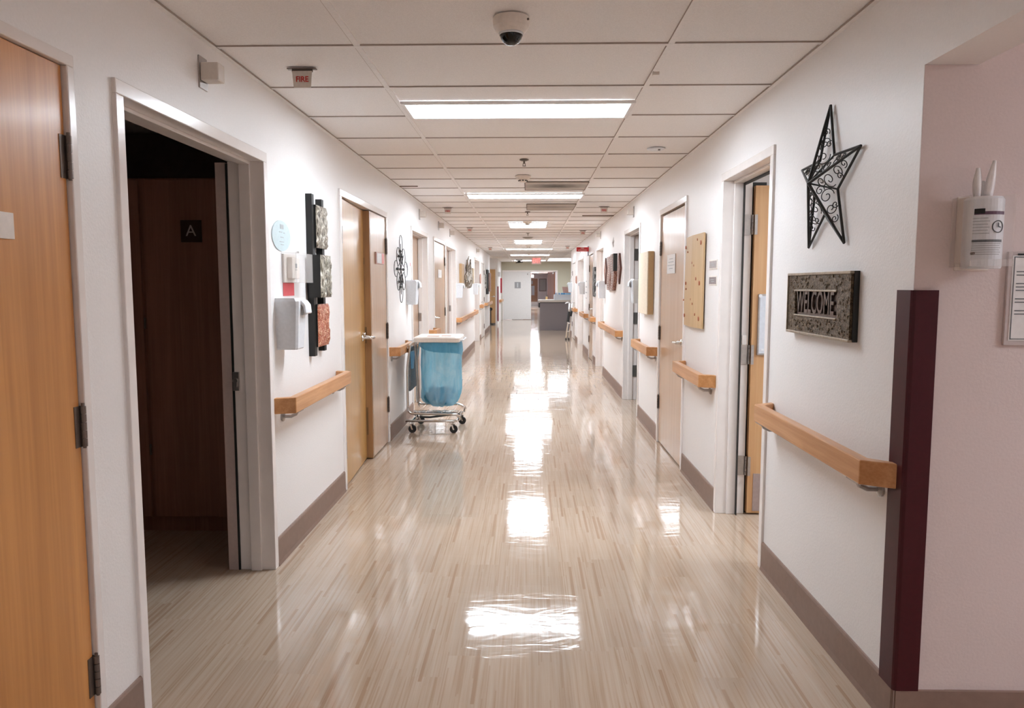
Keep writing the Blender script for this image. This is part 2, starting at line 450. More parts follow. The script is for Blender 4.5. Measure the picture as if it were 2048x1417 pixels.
room('R', 1.2, 11.3, 12.9, DARKR, 'wall_right_room')
room('R', 1.2, 15.4, 17.9, DARKR, 'wall_right_room')

# ------------------------------------------------------------------ doors
def door_root(n, side, yc, x=0):
    o = bpy.data.objects.new('door_%d' % n, None); COL.objects.link(o)
    o.location = FR[side](0, yc, 0); o['kind'] = 'structure'; return o
def frame(root, side, a, b, z, stop=True, deep=T + 0.006, face=0.045):
    m = MB(side)
    m.box(-deep, 0.012, a, a + face, 0, z - face); m.box(-deep, 0.012, b - face, b, 0, z - face); m.box(-deep, 0.012, a, b, z - face, z)
    if stop:
        for x0, x1 in ((-0.105, -0.052),):
            m.box(x0, x1, a + face, a + face + 0.014, 0, z - face); m.box(x0, x1, b - face - 0.014, b - face, 0, z - face)
            m.box(x0, x1, a + face + 0.014, b - face - 0.014, z - face - 0.014, z - face)
    return obj('door_frame', m, TRIMP, root, bev=0.003)
def hinge(leaf, side, x, y, z, h=0.115, dy=1, mat=BRONZE):
    m = MB(side)
    m.box(x - 0.004, x + 0.002, min(y, y - dy * 0.028), max(y, y - dy * 0.028), z - h/2, z + h/2)
    m.box(x - 0.004, x + 0.002, min(y, y + dy * 0.012), max(y, y + dy * 0.012), z - h/2, z + h/2)
    for q in range(5):
        m.tube([(x + 0.009, y, z - h/2 + h * q / 5 + 0.001), (x + 0.009, y, z - h/2 + h * (q + 1) / 5 - 0.001)], 0.008, 10)
    m.tube([(x + 0.009, y, z - h/2 - 0.004), (x + 0.009, y, z + h/2 + 0.008)], 0.0045, 8)
    return obj('hinge', m, mat, leaf)
def lever(leaf, side, x, y, z, dy, mat=CHROME, n=1):
    m = MB(side)
    m.lathe([(0.001, 0), (0.028, 0), (0.028, 0.006), (0.022, 0.010), (0.011, 0.012), (0.011, 0.045), (0.001, 0.046)], (x, y, z), 'x', 16)
    pts = [(x + 0.045, y, z), (x + 0.052, y + dy * 0.012, z), (x + 0.054, y + dy * 0.06, z - 0.002), (x + 0.050, y + dy * 0.115, z - 0.004)]
    m.tube(pts, [0.011, 0.010, 0.009, 0.008], 10)
    return obj('door_handle', m, mat, leaf, smooth=True)
def leaf_flush(root, side, a, b, z, mat, hinge_at, hz=(0.27, 1.0, 1.73), handle=True, x=-0.002, hm=BRONZE):
    m = MB(side); m.box(x - 0.043, x, a, b, 0.012, z)
    lf = obj('door_leaf', m, mat, root, bev=0.0015)
    hy, dy = (b + 0.004, 1) if hinge_at == 'far' else (a - 0.004, -1)
    for q in hz: hinge(lf, side, x, hy, q, dy=dy, mat=hm)
    if handle:
        if hinge_at == 'far': lever(lf, side, x, a + 0.07, 0.955, 1)
        else: lever(lf, side, x, b - 0.07, 0.955, -1)
    return lf

f = 0.045
# 1: orange birch door beside the camera
r = door_root(1, 'L', 1.5); frame(r, 'L', *LO[0], stop=False, face=0.032)
leaf_flush(r, 'L', LO[0][0] + 0.035, LO[0][1] - 0.032 - 0.006, 1.97, DOORO, 'far', hz=(0.27, 0.995, 1.73), handle=True)
# 2: doorway into the unlit room
r = door_root(2, 'L', 2.9); frame(r, 'L', *LO[1], stop=True)
m = MB('L'); m.box(-0.170, -0.1615, 3.486, 3.50, 0, 1.95)
obj('dark_jamb_strip', m, BLACKM, r)  # black strip paints the dark of the gap behind the jamb
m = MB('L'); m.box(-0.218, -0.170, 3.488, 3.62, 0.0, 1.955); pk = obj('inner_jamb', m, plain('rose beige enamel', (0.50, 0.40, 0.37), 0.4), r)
m = MB('L'); m.box(-0.163, -0.135, 3.476, 3.489, 0.885, 0.975); m.tube([(-0.148, 3.476, 0.935), (-0.148, 3.462, 0.935)], 0.012, 10)
m.box(-0.158, -0.142, 3.466, 3.477, 0.905, 0.925)
obj('strike_plate', m, STEEL, r)
# 3: pair of golden doors, the far one standing a little proud
r = door_root(3, 'L', 5.7); frame(r, 'L', *LO[2], stop=True)
m = MB('L'); m.prism([(-0.004, 4.935), (-0.046, 5.80), (-0.089, 5.798), (-0.047, 4.933)], 'z', 0.012, 1.962)
lf = obj('door_leaf', m, DOORG, r); lf['label'] = 'near leaf, standing slightly inward'
for q in (0.27, 0.98, 1.72): hinge(lf, 'L', -0.003, 4.930, q, dy=-1, mat=STEEL)
m = MB('L'); m.box(-0.045, 0.002, 5.84, 6.445, 0.012, 1.962)
lf2 = obj('door_leaf', m, DOORP, r); lf2['label'] = 'far leaf, flush with the wall'
for q in (0.34, 0.99, 1.72): hinge(lf2, 'L', 0.002, 6.448, q, h=0.13, dy=1)
m = MB('L'); m.box(-0.088, 0.0025, 5.805, 5.839, 0.012, 1.962); eg = obj('door_edge', m, DOORE, lf2)
m = MB('L')
m.box(-0.07, -0.03, 5.8035, 5.8055, 0.93, 1.06); m.box(-0.07, -0.03, 5.8035, 5.8055, 0.20, 0.42); m.box(-0.06, -0.04, 5.8035, 5.8055, 1.55, 1.60)
obj('edge_plate', m, plain('brown metal plate', (0.20, 0.12, 0.06), 0.4, 0.5), lf2)
m = MB('L')
m.lathe([(0.001, 0), (0.030, 0), (0.030, 0.008), (0.013, 0.014), (0.013, 0.055), (0.001, 0.056)], (-0.040, 5.68, 0.985), 'x', 16)
m.tube([(0.012, 5.68, 0.985), (0.022, 5.70, 0.982), (0.026, 5.80, 0.978)], [0.013, 0.014, 0.012], 10)
m.tube([(-0.02, 5.68, 0.985), (-0.02, 5.66, 1.02)], 0.010, 10)
obj('door_handle', m, CHROME, lf, smooth=True)
# 4, 6: deep doorways with the door set back
def deep_door(n, side, o, mat, latch=True):
    r = door_root(n, side, (o[0] + o[1]) / 2); frame(r, side, *o, stop=True)
    m = MB(side); m.box(-T + 0.006, -T + 0.048, o[0] + f + 0.002, o[1] - f - 0.03, 0.012, o[2] - f - 0.012)
    lf = obj('door_leaf', m, mat, r)
    m = MB(side); m.box(-T + 0.000, -T + 0.046, o[1] - f - 0.027, o[1] - f - 0.001, 0.0, o[2] - f - 0.002)
    obj('dark_jamb_strip', m, DOORE, r)
    if latch:
        m = MB(side); m.box(-T + 0.05, -T + 0.085, o[1] - f - 0.016, o[1] - f - 0.001, 0.95, 1.05); obj('strike_plate', m, STEEL, r)
    return r, lf
deep_door(4, 'L', LO[3], DOORP)
r = door_root(5, 'L', 10.3); frame(r, 'L', *LO[4], stop=False)
leaf_flush(r, 'L', LO[4][0] + f + 0.003, LO[4][1] - f - 0.008, 1.96, DOORP, 'far')
deep_door(6, 'L', LO[5], plain('grey beige door', (0.42, 0.33, 0.28), 0.4))
PALED = plain('pale painted door', (0.66, 0.60, 0.56), 0.3)
deep_door(7, 'L', LO[6], PALED, False)
r = door_root(8, 'L', 19.7); frame(r, 'L', *LO[7], stop=False)
leaf_flush(r, 'L', LO[7][0] + f + 0.003, LO[7][1] - f - 0.008, 1.95, PALED, 'far', handle=False)
lever(r, 'L', -0.002, 19.25, 0.96, 1)
# right side
r = door_root(9, 'R', 4.0); frame(r, 'R', *RO[1], stop=True)
m = MB('R'); m.box(-0.108, -0.104, 4.41, 4.438, 0, 1.985); m.box(-0.109, -0.1055, 3.60, 4.44, 1.965, 1.99); obj('dark_jamb_strip', m, BLACKM, r)
m = MB('R'); m.box(-0.25, -0.156, 4.478, 4.52, 0, 1.99); obj('hinge_gap_shade', m, BLACKM, r)  # black box paints the dark of the open gap at the hinges
m = MB('R'); m.box(-1.12, -0.172, 4.425, 4.468, 0.012, 1.965)
lf = obj('door_leaf', m, DOORG if False else wood('honey birch door', (0.60, 0.36, 0.175), (0.52, 0.28, 0.12), 'z', 0.3, 1.0, 0.3), r)
for q in (0.30, 0.975, 1.74):
    m = MB('R')
    m.box(-0.153, -0.110, 4.444, 4.4505, q - 0.06, q + 0.06); m.box(-0.186, -0.170, 4.419, 4.4245, q - 0.058, q + 0.058)
    for i in range(5): m.tube([(-0.162, 4.438, q - 0.058 + i * 0.0232 + 0.001), (-0.162, 4.438, q - 0.058 + (i + 1) * 0.0232 - 0.001)], 0.008, 10)
    for i in (-1, 1):
        for j in (-1, 1): m.tube([(-0.132 + j * 0.012, 4.4445, q + i * 0.035), (-0.132 + j * 0.012, 4.4425, q + i * 0.035)], 0.004, 8)
    obj('hinge', m, STEEL, r)
m = MB('R'); m.box(-1.10, -0.205, 4.4215, 4.426, 0.025, 0.255); obj('kick_plate', m, plain('brushed mauve steel', (0.40, 0.33, 0.32), 0.4, 0.6), lf)
m = MB('R'); m.box(-0.147, -0.122, 4.4445, 4.449, 0.98, 1.09); obj('strike_plate', m, CHROME, r)
r = door_root(10, 'R', 6.0); frame(r, 'R', *RO[2], stop=False)
leaf_flush(r, 'R', RO[2][0] + f + 0.003, RO[2][1] - f - 0.006, 1.975, DOORP, 'far', hz=(0.36, 0.97, 1.70))
r = door_root(11, 'R', 8.4); frame(r, 'R', *RO[3], stop=True)
m = MB('R'); m.box(-0.25, -0.157, 8.98, 9.05, 0, 1.98); obj('hinge_gap_shade', m, BLACKM, r)  # black box again stands in for the shade in the gap
m = MB('R'); m.box(-1.3, -0.215, 8.93, 8.973, 0.012, 1.96); obj('door_leaf', m, DARKW, r)
for q in (0.35, 0.99, 1.75):
    m = MB('R'); m.box(-0.153, -0.108, 8.982, 8.9895, q - 0.07, q + 0.07)
    m.tube([(-0.162, 8.976, q - 0.07), (-0.162, 8.976, q + 0.07)], 0.009, 10); obj('hinge', m, plain('dark grey steel', (0.14, 0.14, 0.13), 0.4, 0.5), r)
deep_door(12, 'R', RO[4], DOORP, False)
r = door_root(13, 'R', 13.8); frame(r, 'R', *RO[5], stop=False)
leaf_flush(r, 'R', RO[5][0] + f + 0.003, RO[5][1] - f - 0.006, 1.94, DOORP, 'far', hz=(0.36, 0.97, 1.70))
deep_door(14, 'R', RO[6], PALED, False)
r = door_root(15, 'R', 19.2); frame(r, 'R', *RO[7], stop=False)
leaf_flush(r, 'R', RO[7][0] + f + 0.003, RO[7][1] - f - 0.006, 1.94, PALED, 'far', hz=(0.36, 1.70))
# far left bay door
r = bpy.data.objects.new('door_16', None); COL.objects.link(r); r.location = (-1.6, 26.3, 0); r['kind'] = 'structure'
m = MB(); m.box(-2.13, -2.09, 26.29, 26.43, 0, 1.945); m.box(-1.205, -1.165, 26.29, 26.43, 0, 1.945); m.box(-2.13, -1.165, 26.29, 26.43, 1.945, 2.0); obj('door_frame', m, TRIMP, r)
m = MB(); m.box(-2.09, -1.205, 26.31, 26.35, 0.05, 1.945); lf = obj('door_leaf', m, DOORO if False else wood('amber far door', (0.58, 0.36, 0.17), (0.50, 0.29, 0.12), 'z', 0.35), r)
m = MB(); m.lathe([(0.001, 0), (0.03, 0), (0.03, -0.01), (0.012, -0.014), (0.012, -0.05), (0.001, -0.05)], (-1.26, 26.31, 0.99), 'y', 12)
m.tube([(-1.26, 26.265, 0.99), (-1.36, 26.26, 0.98)], 0.011, 8); obj('door_handle', m, CHROME, lf)
# double doors in the end wall
r = bpy.data.objects.new('door_17', None); COL.objects.link(r); r.location = (0, YE, 0); r['kind'] = 'structure'
m = MB(); m.box(-1.10, -1.05, YE - 0.015, YE + 0.13, 0, 1.935); m.box(1.08, 1.13, YE - 0.015, YE + 0.13, 0, 1.935); m.box(-1.10, 1.13, YE - 0.015, YE + 0.13, 1.935, 1.985)
obj('door_frame', m, TRIMP, r)
m = MB(); m.box(-1.045, 0.063, YE + 0.01, YE + 0.055, 0.012, 1.93); lf = obj('door_leaf', m, plain('white enamel door', (0.72, 0.71, 0.70), 0.3), r); lf['label'] = 'closed white leaf'
m = MB(); m.box(-0.10, -0.06, YE - 0.02, YE + 0.01, 1.80, 1.86); obj('door_latch', m, STEEL, lf)
m = MB(); m.prism([(1.03, YE + 0.13), (0.80, YE + 1.15), (0.757, YE + 1.14), (0.987, YE + 0.12)], 'z', 0.012, 1.92)
lf = obj('door_leaf', m, DOORR, r); lf['label'] = 'red brown leaf swung open'
m = MB(); m.tube([(0.80, YE + 1.05, 0.95), (0.70, YE + 1.03, 0.95), (0.69, YE + 0.93, 0.95)], 0.012, 8); obj('door_handle', m, CHROME, lf)
m = MB(); m.box(0.93, 0.985, YE + 0.14, YE + 0.36, 1.84, 1.90); m.tube([(0.95, YE + 0.16, 1.90), (1.05, YE + 0.1, 1.93)], 0.015, 8); obj('door_closer', m, STEEL, lf)
# door at the end of the corridor beyond
r = bpy.data.objects.new('door_18', None); COL.objects.link(r); r.location = (0, 52.0, 0); r['kind'] = 'structure'
m = MB(); m.box(-0.45, 0.56, 51.96, 51.999, 0.24, 1.84); lf = obj('door_leaf', m, wood('tan far door', (0.50, 0.27, 0.16), (0.42, 0.22, 0.13), 'z', 0.4), r)
m = MB(); m.box(-0.50, -0.45, 51.95, 51.999, 0, 1.89); m.box(0.56, 0.61, 51.95, 51.999, 0, 1.89); m.box(-0.45, 0.56, 51.95, 51.999, 1.84, 1.89); obj('door_frame', m, TRIMP, r)
m = MB(); m.box(-0.45, 0.56, 51.955, 51.999, 0, 0.24); obj('kick_plate', m, STEEL, lf)
m = MB(); m.tube([(0.50, 51.96, 0.98), (0.50, 51.9, 0.98), (0.36, 51.9, 0.97)], 0.02, 8); obj('door_handle', m, CHROME, lf)

# ================================================================== ceiling fittings
def panel_light(x0, x1, y0, y1, label, k=1.0, group='recessed ceiling light panels'):
    t = thing('ceiling_light', label, 'ceiling light', ((x0 + x1) / 2, (y0 + y1) / 2, H), group)
    m = MB(); w = 0.022; z0, z1 = H - 0.012, H + 0.003
    m.box(x0, x1, y0, y0 + w, z0, z1); m.box(x0, x1, y1 - w, y1, z0, z1)
    m.box(x0, x0 + w, y0 + w, y1 - w, z0, z1); m.box(x1 - w, x1, y0 + w, y1 - w, z0, z1)
    obj('light_frame', m, FRAMEW, t)
    m = MB(); m.box(x0 + w, x1 - w, y0 + w, y1 - w, H - 0.006, H + 0.002); obj('diffuser', m, glow(k), t)
    return t
panel_light(-0.66, 0.535, 3.86, 4.21, 'nearest wide ceiling light panel glowing white above the corridor', 1.65)
panel_light(-0.66, 0.56, 7.66, 8.02, 'second wide light panel, between the two dusty grilles', 2.05)
panel_light(-0.33, 0.275, 11.1, 12.05, 'shorter bright panel right behind a smoke detector', 1.8)
panel_light(-0.33, 0.275, 15.7, 16.75, 'short bright panel beyond the round diffuser', 1.3)
panel_light(-0.62, 0.60, 18.9, 19.4, 'thin wide light strip, the first one beyond the short panels', 1.3)
panel_light(-0.60, 0.62, 22.9, 23.3, 'thin wide light strip above the counter end', 1.2)
panel_light(-0.60, 0.62, 28.2, 28.5, 'last thin light strip in front of the white double doors', 1.3)
panel_light(0.66, 2.4, 25.6, 28.4, 'large bright light area over the nurse station', 0.25)
beyond = [panel_light(0.0, 0.55, y, y + 1.2, lb, 0.8 if y < 33 else 2.6) for y, lb in ((32.5, 'light panel just past the open end doorway'), (38.5, 'second light panel past the open end doorway'), (44.5, 'small far light strip seen through the open end doorway'))]
for o in beyond: o.location.z = 2.149
panel_light(-0.62, 0.57, -3.9, -3.55, 'light panel behind the viewpoint', 1.4)
panel_light(3.2, 4.0, 0.9, 1.5, 'light panel over the side bay', 1.6)
panel_light(2.4, 3.0, 3.0, 3.6, 'light panel inside the side room', 1.7)
panel_light(3.4, 4.6, 24.0, 24.6, 'added unseen light panel deep in the nurse station', 0.2)  # added out of sight to brighten the nurse station
panel_light(-3.0, -2.4, 24.6, 25.2, 'light panel in the left side bay', 0.7)

def grille(x0, x1, y0, y1, mat, label):
    t = thing('ceiling_vent', label, 'vent', ((x0 + x1) / 2, (y0 + y1) / 2, H), 'perforated return air grilles')
    m = MB(); m.box(x0, x1, y0, y1, H - 0.0022, H + 0.001)
    obj('perforated_panel', m, mat, t)
    m = MB(); w = 0.008
    m.box(x0 - w, x1 + w, y0 - w, y0, H - 0.003, H + 0.001); m.box(x0 - w, x0, y0, y1, H - 0.003, H + 0.001)
    m.box(x1, x1 + w, y0, y1, H - 0.003, H + 0.001); m.box(x0 - w, x1 + w, y1, y1 + w, H - 0.006, H + 0.001)
    obj('vent_edge', m, plain('dark vent edge', (0.20, 0.14, 0.11), 0.7), t)
grille(-0.04, 0.53, 6.83, 7.36, VENTD, 'square ceiling grille with a dark dust stain')
grille(-0.03, 0.53, 8.66, 9.28, VENTL, 'square ceiling grille, lightly dusty, beyond the second light')
m = MB(); m.lathe([(0.11, 0.002), (0.11, -0.006), (0.095, -0.008), (0.085, -0.02), (0.07, -0.010), (0.06, -0.024), (0.04, -0.012), (0.02, -0.026), (0.001, -0.026)], (-0.035, 14.55, H), 'z', 28)
tag(obj('air_diffuser', m, plain('grey diffuser', (0.35, 0.32, 0.28), 0.5), org=(-0.035, 14.55, H)), 'round grey air diffuser in the middle of the far ceiling', 'vent')

def sprinkler(x, y, label):
    t = thing('sprinkler', label, 'sprinkler', (x, y, H), 'ceiling fire sprinklers')
    m = MB(); m.lathe([(0.034, 0.001), (0.034, -0.003), (0.020, -0.008), (0.001, -0.008)], (x, y, H), 'z', 20); obj('escutcheon', m, BRONZE, t)
    m = MB(); m.tube([(x, y, H - 0.008), (x, y, H - 0.028)], 0.007, 8)
    m.tube([(x - 0.008, y, H - 0.026), (x - 0.008, y, H - 0.045)], 0.0025, 6); m.tube([(x + 0.008, y, H - 0.026), (x + 0.008, y, H - 0.045)], 0.0025, 6)
    m.lathe([(0.001, 0), (0.014, 0), (0.014, -0.002), (0.001, -0.002)], (x, y, H - 0.045), 'z', 12); obj('nozzle', m, BRONZE, t)
sprinkler(-0.042, 5.63, 'ceiling sprinkler in front of the first smoke detector')
sprinkler(-0.027, 9.55, 'ceiling sprinkler just past the lightly dusty grille')
sprinkler(-0.03, 13.4, 'tiny ceiling sprinkler before the round diffuser')
def detector(x, y, label, r=0.068):
    t = thing('smoke_detector', label, 'smoke detector', (x, y, H), 'ceiling smoke detectors')
    m = MB(); m.lathe([(r, 0.001), (r, -0.010), (r * 0.92, -0.014), (r * 0.86, -0.016), (r * 0.8, -0.028), (r * 0.55, -0.03), (0.001, -0.03)], (x, y, H), 'z', 28); obj('detector_base', m, CREAM, t, smooth=False)
    m = MB(); m.lathe([(r * 0.5, -0.03), (r * 0.48, -0.046), (r * 0.36, -0.053), (0.001, -0.054)], (x, y, H), 'z', 20); obj('sensor_head', m, CREAM, t)
    m = MB()
    for a in range(8):
        an = a * PI / 4; cx, cy = x + math.cos(an) * r * 0.49, y + math.sin(an) * r * 0.49
        m.box(cx - 0.007, cx + 0.007, cy - 0.004, cy + 0.004, H - 0.044, H - 0.036)
    obj('sensor_slot', m, BLACKM, t)
detector(-0.058, 6.45, 'round cream smoke detector nearest the viewer')
detector(-0.032, 11.0, 'smoke detector overlapping the first short light panel')
detector(-0.03, 17.6, 'smoke detector just beyond the last short light panel')
detector(-0.02, 21.9, 'far smoke detector between the two thin light strips')
# dome camera
t = thing('dome_camera', 'beige dome security camera with a black lens at the top of the picture', 'security camera', (-0.066, 2.69, H))
m = MB(); m.lathe([(0.063, 0.001), (0.064, -0.012), (0.062, -0.030), (0.054, -0.042), (0.044, -0.050), (0.001, -0.050)], (-0.066, 2.69, H), 'z', 40); obj('camera_housing', m, CREAM, t, smooth=False)
m = MB(); m.lathe([(0.040, -0.048), (0.040, -0.056), (0.036, -0.070), (0.027, -0.082), (0.014, -0.089), (0.001, -0.091)], (-0.066, 2.69, H), 'z', 32); obj('lens_dome', m, BLACKG, t, smooth=True)
m = MB(); m.lathe([(0.041, -0.048), (0.0425, -0.054), (0.041, -0.058), (0.039, -0.05)], (-0.066, 2.69, H), 'z', 32); obj('dome_ring', m, PLASW, t)
m = MB(); m.tube([(-0.066 + 0.058, 2.64, H - 0.02), (-0.066 + 0.060, 2.637, H - 0.02)], 0.004, 8); obj('screw', m, BRONZE, t)
m = MB(); m.lathe([(0.062, 0.001), (0.062, -0.004), (0.052, -0.008), (0.001, -0.008)], (0.862, 5.2, H), 'z', 28); t = thing('ceiling_speaker', 'flat round white fitting on the right side of the ceiling', 'ceiling fitting', (0.862, 5.2, H))
obj('cover', m, PLASW, t); m = MB(); m.box(0.872, 0.886, 5.17, 5.185, H - 0.014, H - 0.007); obj('indicator', m, BRONZE, t)
m = MB(); m.box(0.535, 0.565, 3.355, 3.362, H - 0.012, H + 0.001); m.box(0.535, 0.538, 3.345, 3.362, H - 0.014, H); tag(obj('ceiling_hook', m, PLASB, org=(0.55, 3.36, H)), 'tiny beige clip hanging from the ceiling grid on the right', 'hook')
# slipped tile edges
for i, (x0, x1, y, z) in enumerate([(0.70, 1.12, 10.03, 0.012), (-1.22, -1.05, 7.05, 0.008)]):
    m = MB(); m.box(x0, x1, y, y + 0.012, H - z, H); struct('trim_%d' % (5 + i), m, plain('brown gap', (0.16, 0.10, 0.07), 0.8))

# FIRE tags hanging from the ceiling
def fire_tag(x, y, label, s=1.0):
    t = thing('fire_tag', label, 'sign', (x, y, H), 'small FIRE tags hanging from the ceiling')
    m = MB(); m.box(x - 0.062, x + 0.062, y - 0.012, y + 0.012, H - 0.004, H); m.box(x - 0.045, x + 0.045, y + 0.002, y + 0.006, H - 0.014, H - 0.003); obj('bracket', m, BRONZE, t)
    m = MB(); m.prism([(x - 0.043, H - 0.010), (x + 0.043, H - 0.010), (x + 0.037, H - 0.080), (x - 0.037, H - 0.080)], 'y', y - 0.002, y + 0.002)
    o = obj('tag_plate', m, PLASB, t)
    text('lettering', 'FIRE', 0.032, REDT, t, (x, y - 0.003, H - 0.046), 'f', 0.0006, 0.95, 0.0008)
fire_tag(-0.98, 3.27, 'nearest FIRE tag, high on the left between the two wall boxes')
fire_tag(-0.98, 8.99, 'FIRE tag on the left beyond the second light panel')
fire_tag(-0.965, 12.07, 'smaller FIRE tag further along the left side')
fire_tag(-0.97, 18.4, 'tiny FIRE tag far off on the left of the ceiling')
fire_tag(0.88, 8.93, 'FIRE tag on the right side level with the dusty grille')
fire_tag(0.905, 12.78, 'smaller FIRE tag on the right above the open doorway')
fire_tag(0.90, 17.8, 'tiny FIRE tag far off on the right above the red sign')

# dome-light boxes high on the walls
def wall_box(side, y, z, label, h=0.05):
    t = thing('call_light', label, 'call light', FR[side](0, y, z), 'beige call light boxes high on the corridor walls')
    m = MB(side); m.box(0, 0.006, y - 0.035, y + 0.035, z - 0.06, z + 0.06); obj('back_plate', m, STEEL, t, bev=0.002)
    m = MB(side); m.box(0.006, 0.075, y - 0.032, y + 0.032, z - 0.032, z + 0.034); obj('box_cover', m, PLASB, t, bev=0.005)
wall_box('L', 2.885, 2.19, 'call light box above the dark doorway, nearest the viewer')
wall_box('L', 8.48, 2.185, 'call light box above the left door behind the cart')
wall_box('L', 10.27, 2.20, 'call light box above the pale door past the cart')
wall_box('L', 11.7, 2.20, 'call light box above the set back grey door on the left')
wall_box('L', 17.5, 2.19, 'farthest call light box on the left wall')
wall_box('R', 8.3, 2.19, 'call light box above the dark doorway on the right')
wall_box('R', 12.1, 2.19, 'call light box on the right just before the red sign')
wall_box('R', 16.9, 2.17, 'farthest call light box on the right wall')

# FIRE EXTINGUISHER sign and EXIT sign
t = thing('extinguisher_sign', 'red FIRE EXTINGUISHER sign sticking out from the right wall', 'sign', (1.01, 14.5, 2.077))
m = MB(); m.box(0.907, XR - 0.001, 14.498, 14.503, 2.037, 2.117); obj('sign_plate', m, REDS, t)
text('lettering', 'FIRE', 0.036, WHITEM, t, (1.02, 14.496, 2.097), 'f', 0.0006)
text('lettering', 'EXTINGUISHER', 0.029, WHITEM, t, (1.02, 14.496, 2.060), 'f', 0.0006, 0.84)
t = thing('exit_sign', 'red lit EXIT sign hanging above the far end of the corridor', 'exit sign', (0.222, 24.8, H))
m = MB(); m.box(0.065, 0.38, 24.78, 24.83, 2.08, 2.30); obj('sign_housing', m, plain('pale sign face', (0.80, 0.66, 0.63), 0.5), t, bev=0.006)
m = MB(); m.tube([(0.222, 24.805, 2.29), (0.222, 24.805, H)], 0.02, 10); obj('sign_mount', m, PLASW, t)
text('lettering', 'EXIT', 0.215, EXITR, t, (0.232, 24.777, 2.19), 'f', 0.001, 0.58, 0.004)
m = MB(); m.prism([(0.075, 2.19), (0.095, 2.205), (0.095, 2.175)], 'y', 24.775, 24.779); obj('arrow', m, EXITR, t)
t = thing('exit_sign', 'small red exit sign seen through the open end doorway', 'exit sign', (0.13, 45.5, 2.15))
m = MB(); m.box(-0.05, 0.26, 46.2, 46.24, 1.86, 2.04); m.tube([(0.1, 46.22, 2.03), (0.1, 46.22, 2.15)], 0.015, 8); obj('sign_housing', m, emis('lit red panel', (1, 0.12, 0.08), 1.5), t)
# ceiling camera at the far end and the mount beside it
t = thing('ceiling_camera', 'dark gadget hanging from the ceiling left of the EXIT sign', 'security camera', (-0.37, 27.0, H))
m = MB(); m.box(-0.50, -0.26, 26.96, 27.1, H - 0.05, H); obj('mount_plate', m, PLASG, t)
m = MB(); m.lathe([(0.05, -0.05), (0.06, -0.08), (0.04, -0.12), (0.001, -0.13)], (-0.38, 27.03, H), 'z', 16); m.tube([(-0.50, 27.0, H - 0.12), (-0.24, 27.0, H - 0.10)], 0.015, 8); obj('camera_head', m, BLACKM, t)

# ================================================================== handrails
def rail(side, y0, y1, label, z0=0.757, z1=0.836, d=0.10, nb=2, run=0.035, t_=0.040, far_open=True):
    yc = (y0 + y1) / 2
    t = thing('handrail', label, 'handrail', FR[side](0, yc, z0), 'oak handrails along the corridor walls')
    poly = [(0.001, y0), (d, y0 + run), (d, y1 - run), (0.001, y1), (0.001, y1 - 0.034), (d - t_, y1 - run - 0.030), (d - t_, y0 + run + 0.030), (0.001, y0 + 0.034)]
    m = MB(side); m.prism(poly, 'z', z0, z1); obj('rail', m, RAILW, t, bev=0.004)
    ys = [y0 + 0.12 + (y1 - y0 - 0.24) * i / max(1, nb - 1) for i in range(nb)]
    for y in ys:
        m = MB(side)
        m.lathe([(0.001, 0), (0.026, 0), (0.026, 0.008), (0.012, 0.014), (0.001, 0.014)], (0, y, z0 - 0.030), 'x', 14)
        m.tube([(0.008, y, z0 - 0.030), (0.045, y, z0 - 0.030), (0.070, y, z0 - 0.018), (0.078, y, z0 - 0.004)], 0.009, 8)
        m.box(0.062, 0.096, y - 0.045, y + 0.045, z0 - 0.005, z0)
        obj('bracket', m, STEEL, t, smooth=False)
    return t
rail('L', 3.56, 4.76, 'oak handrail under the black framed wall art, left of the golden doors')
rail('L', 6.53, 7.45, 'oak handrail behind the laundry cart')
rail('L', 9.13, 9.62, 'short oak handrail seen just above the cart lid', nb=1)
rail('L', 12.58, 16.78, 'long oak handrail beneath the far left wall art', nb=4)
rail('L', 18.46, 19.02, 'short oak handrail between the two pale far left doors', 0.82, 0.90, nb=1)
rail('L', 20.5, 23.3, 'farthest oak handrail on the left wall', 0.82, 0.90, nb=3)
rail('R', 2.272, 3.50, 'nearest oak handrail, running up to the burgundy corner guard', run=0.06)
rail('R', 4.545, 5.46, 'oak handrail under the knotty pine board')
rail('R', 6.605, 7.70, 'oak handrail under the beige canvas')
rail('R', 9.06, 11.40, 'oak handrail under the brown mosaic art', nb=3)
rail('R', 12.80, 13.27, 'short oak handrail under the narrow black art', nb=1)
rail('R', 14.35, 15.72, 'far right handrail below the red sign')
rail('R', 17.62, 18.5, 'farthest right handrail beside the leaning walker')

# burgundy corner guards
t = thing('corner_guard', 'tall burgundy corner guard at the near right corner', 'corner guard', (XR, 2.25, 0.14))
m = MB(); p = [(XR - 0.010, 2.330), (XR - 0.010, 2.247), (XR - 0.007, 2.240), (XR + 0.001, 2.236), (XR + 0.068, 2.236), (XR + 0.070, 2.2485), (XR + 0.003, 2.2485), (XR - 0.0005, 2.252), (XR - 0.0005, 2.332)]
m.prism(p, 'z', 0.126, 1.372); obj('guard', m, BURG, t)
m = MB(); m.box(-1.135, -1.09, 26.27, 26.31, 0.12, 1.345); tag(obj('corner_guard', m, plain('burgundy far', (0.30, 0.05, 0.08), 0.5), org=(-1.13, 26.3, 0.12)), 'burgundy guard on the far left corner by the amber door', 'corner guard')
m = MB(); m.box(-1.135, -1.07, 28.9, 29.0, 1.09, 1.66); tag(obj('fire_hose_box', m, plain('deep red paint', (0.28, 0.012, 0.025), 0.5), org=(-1.13, 28.95, 1.09)), 'narrow dark red box on the far left wall above the burgundy guard', 'box')
m = MB(); m.box(-1.13, -1.03, 27.6, 29.6, 0.76, 0.84); tag(obj('handrail', m, RAILW, org=(-1.13, 28.6, 0.76)), 'stub of oak handrail beside the white double doors', 'handrail')

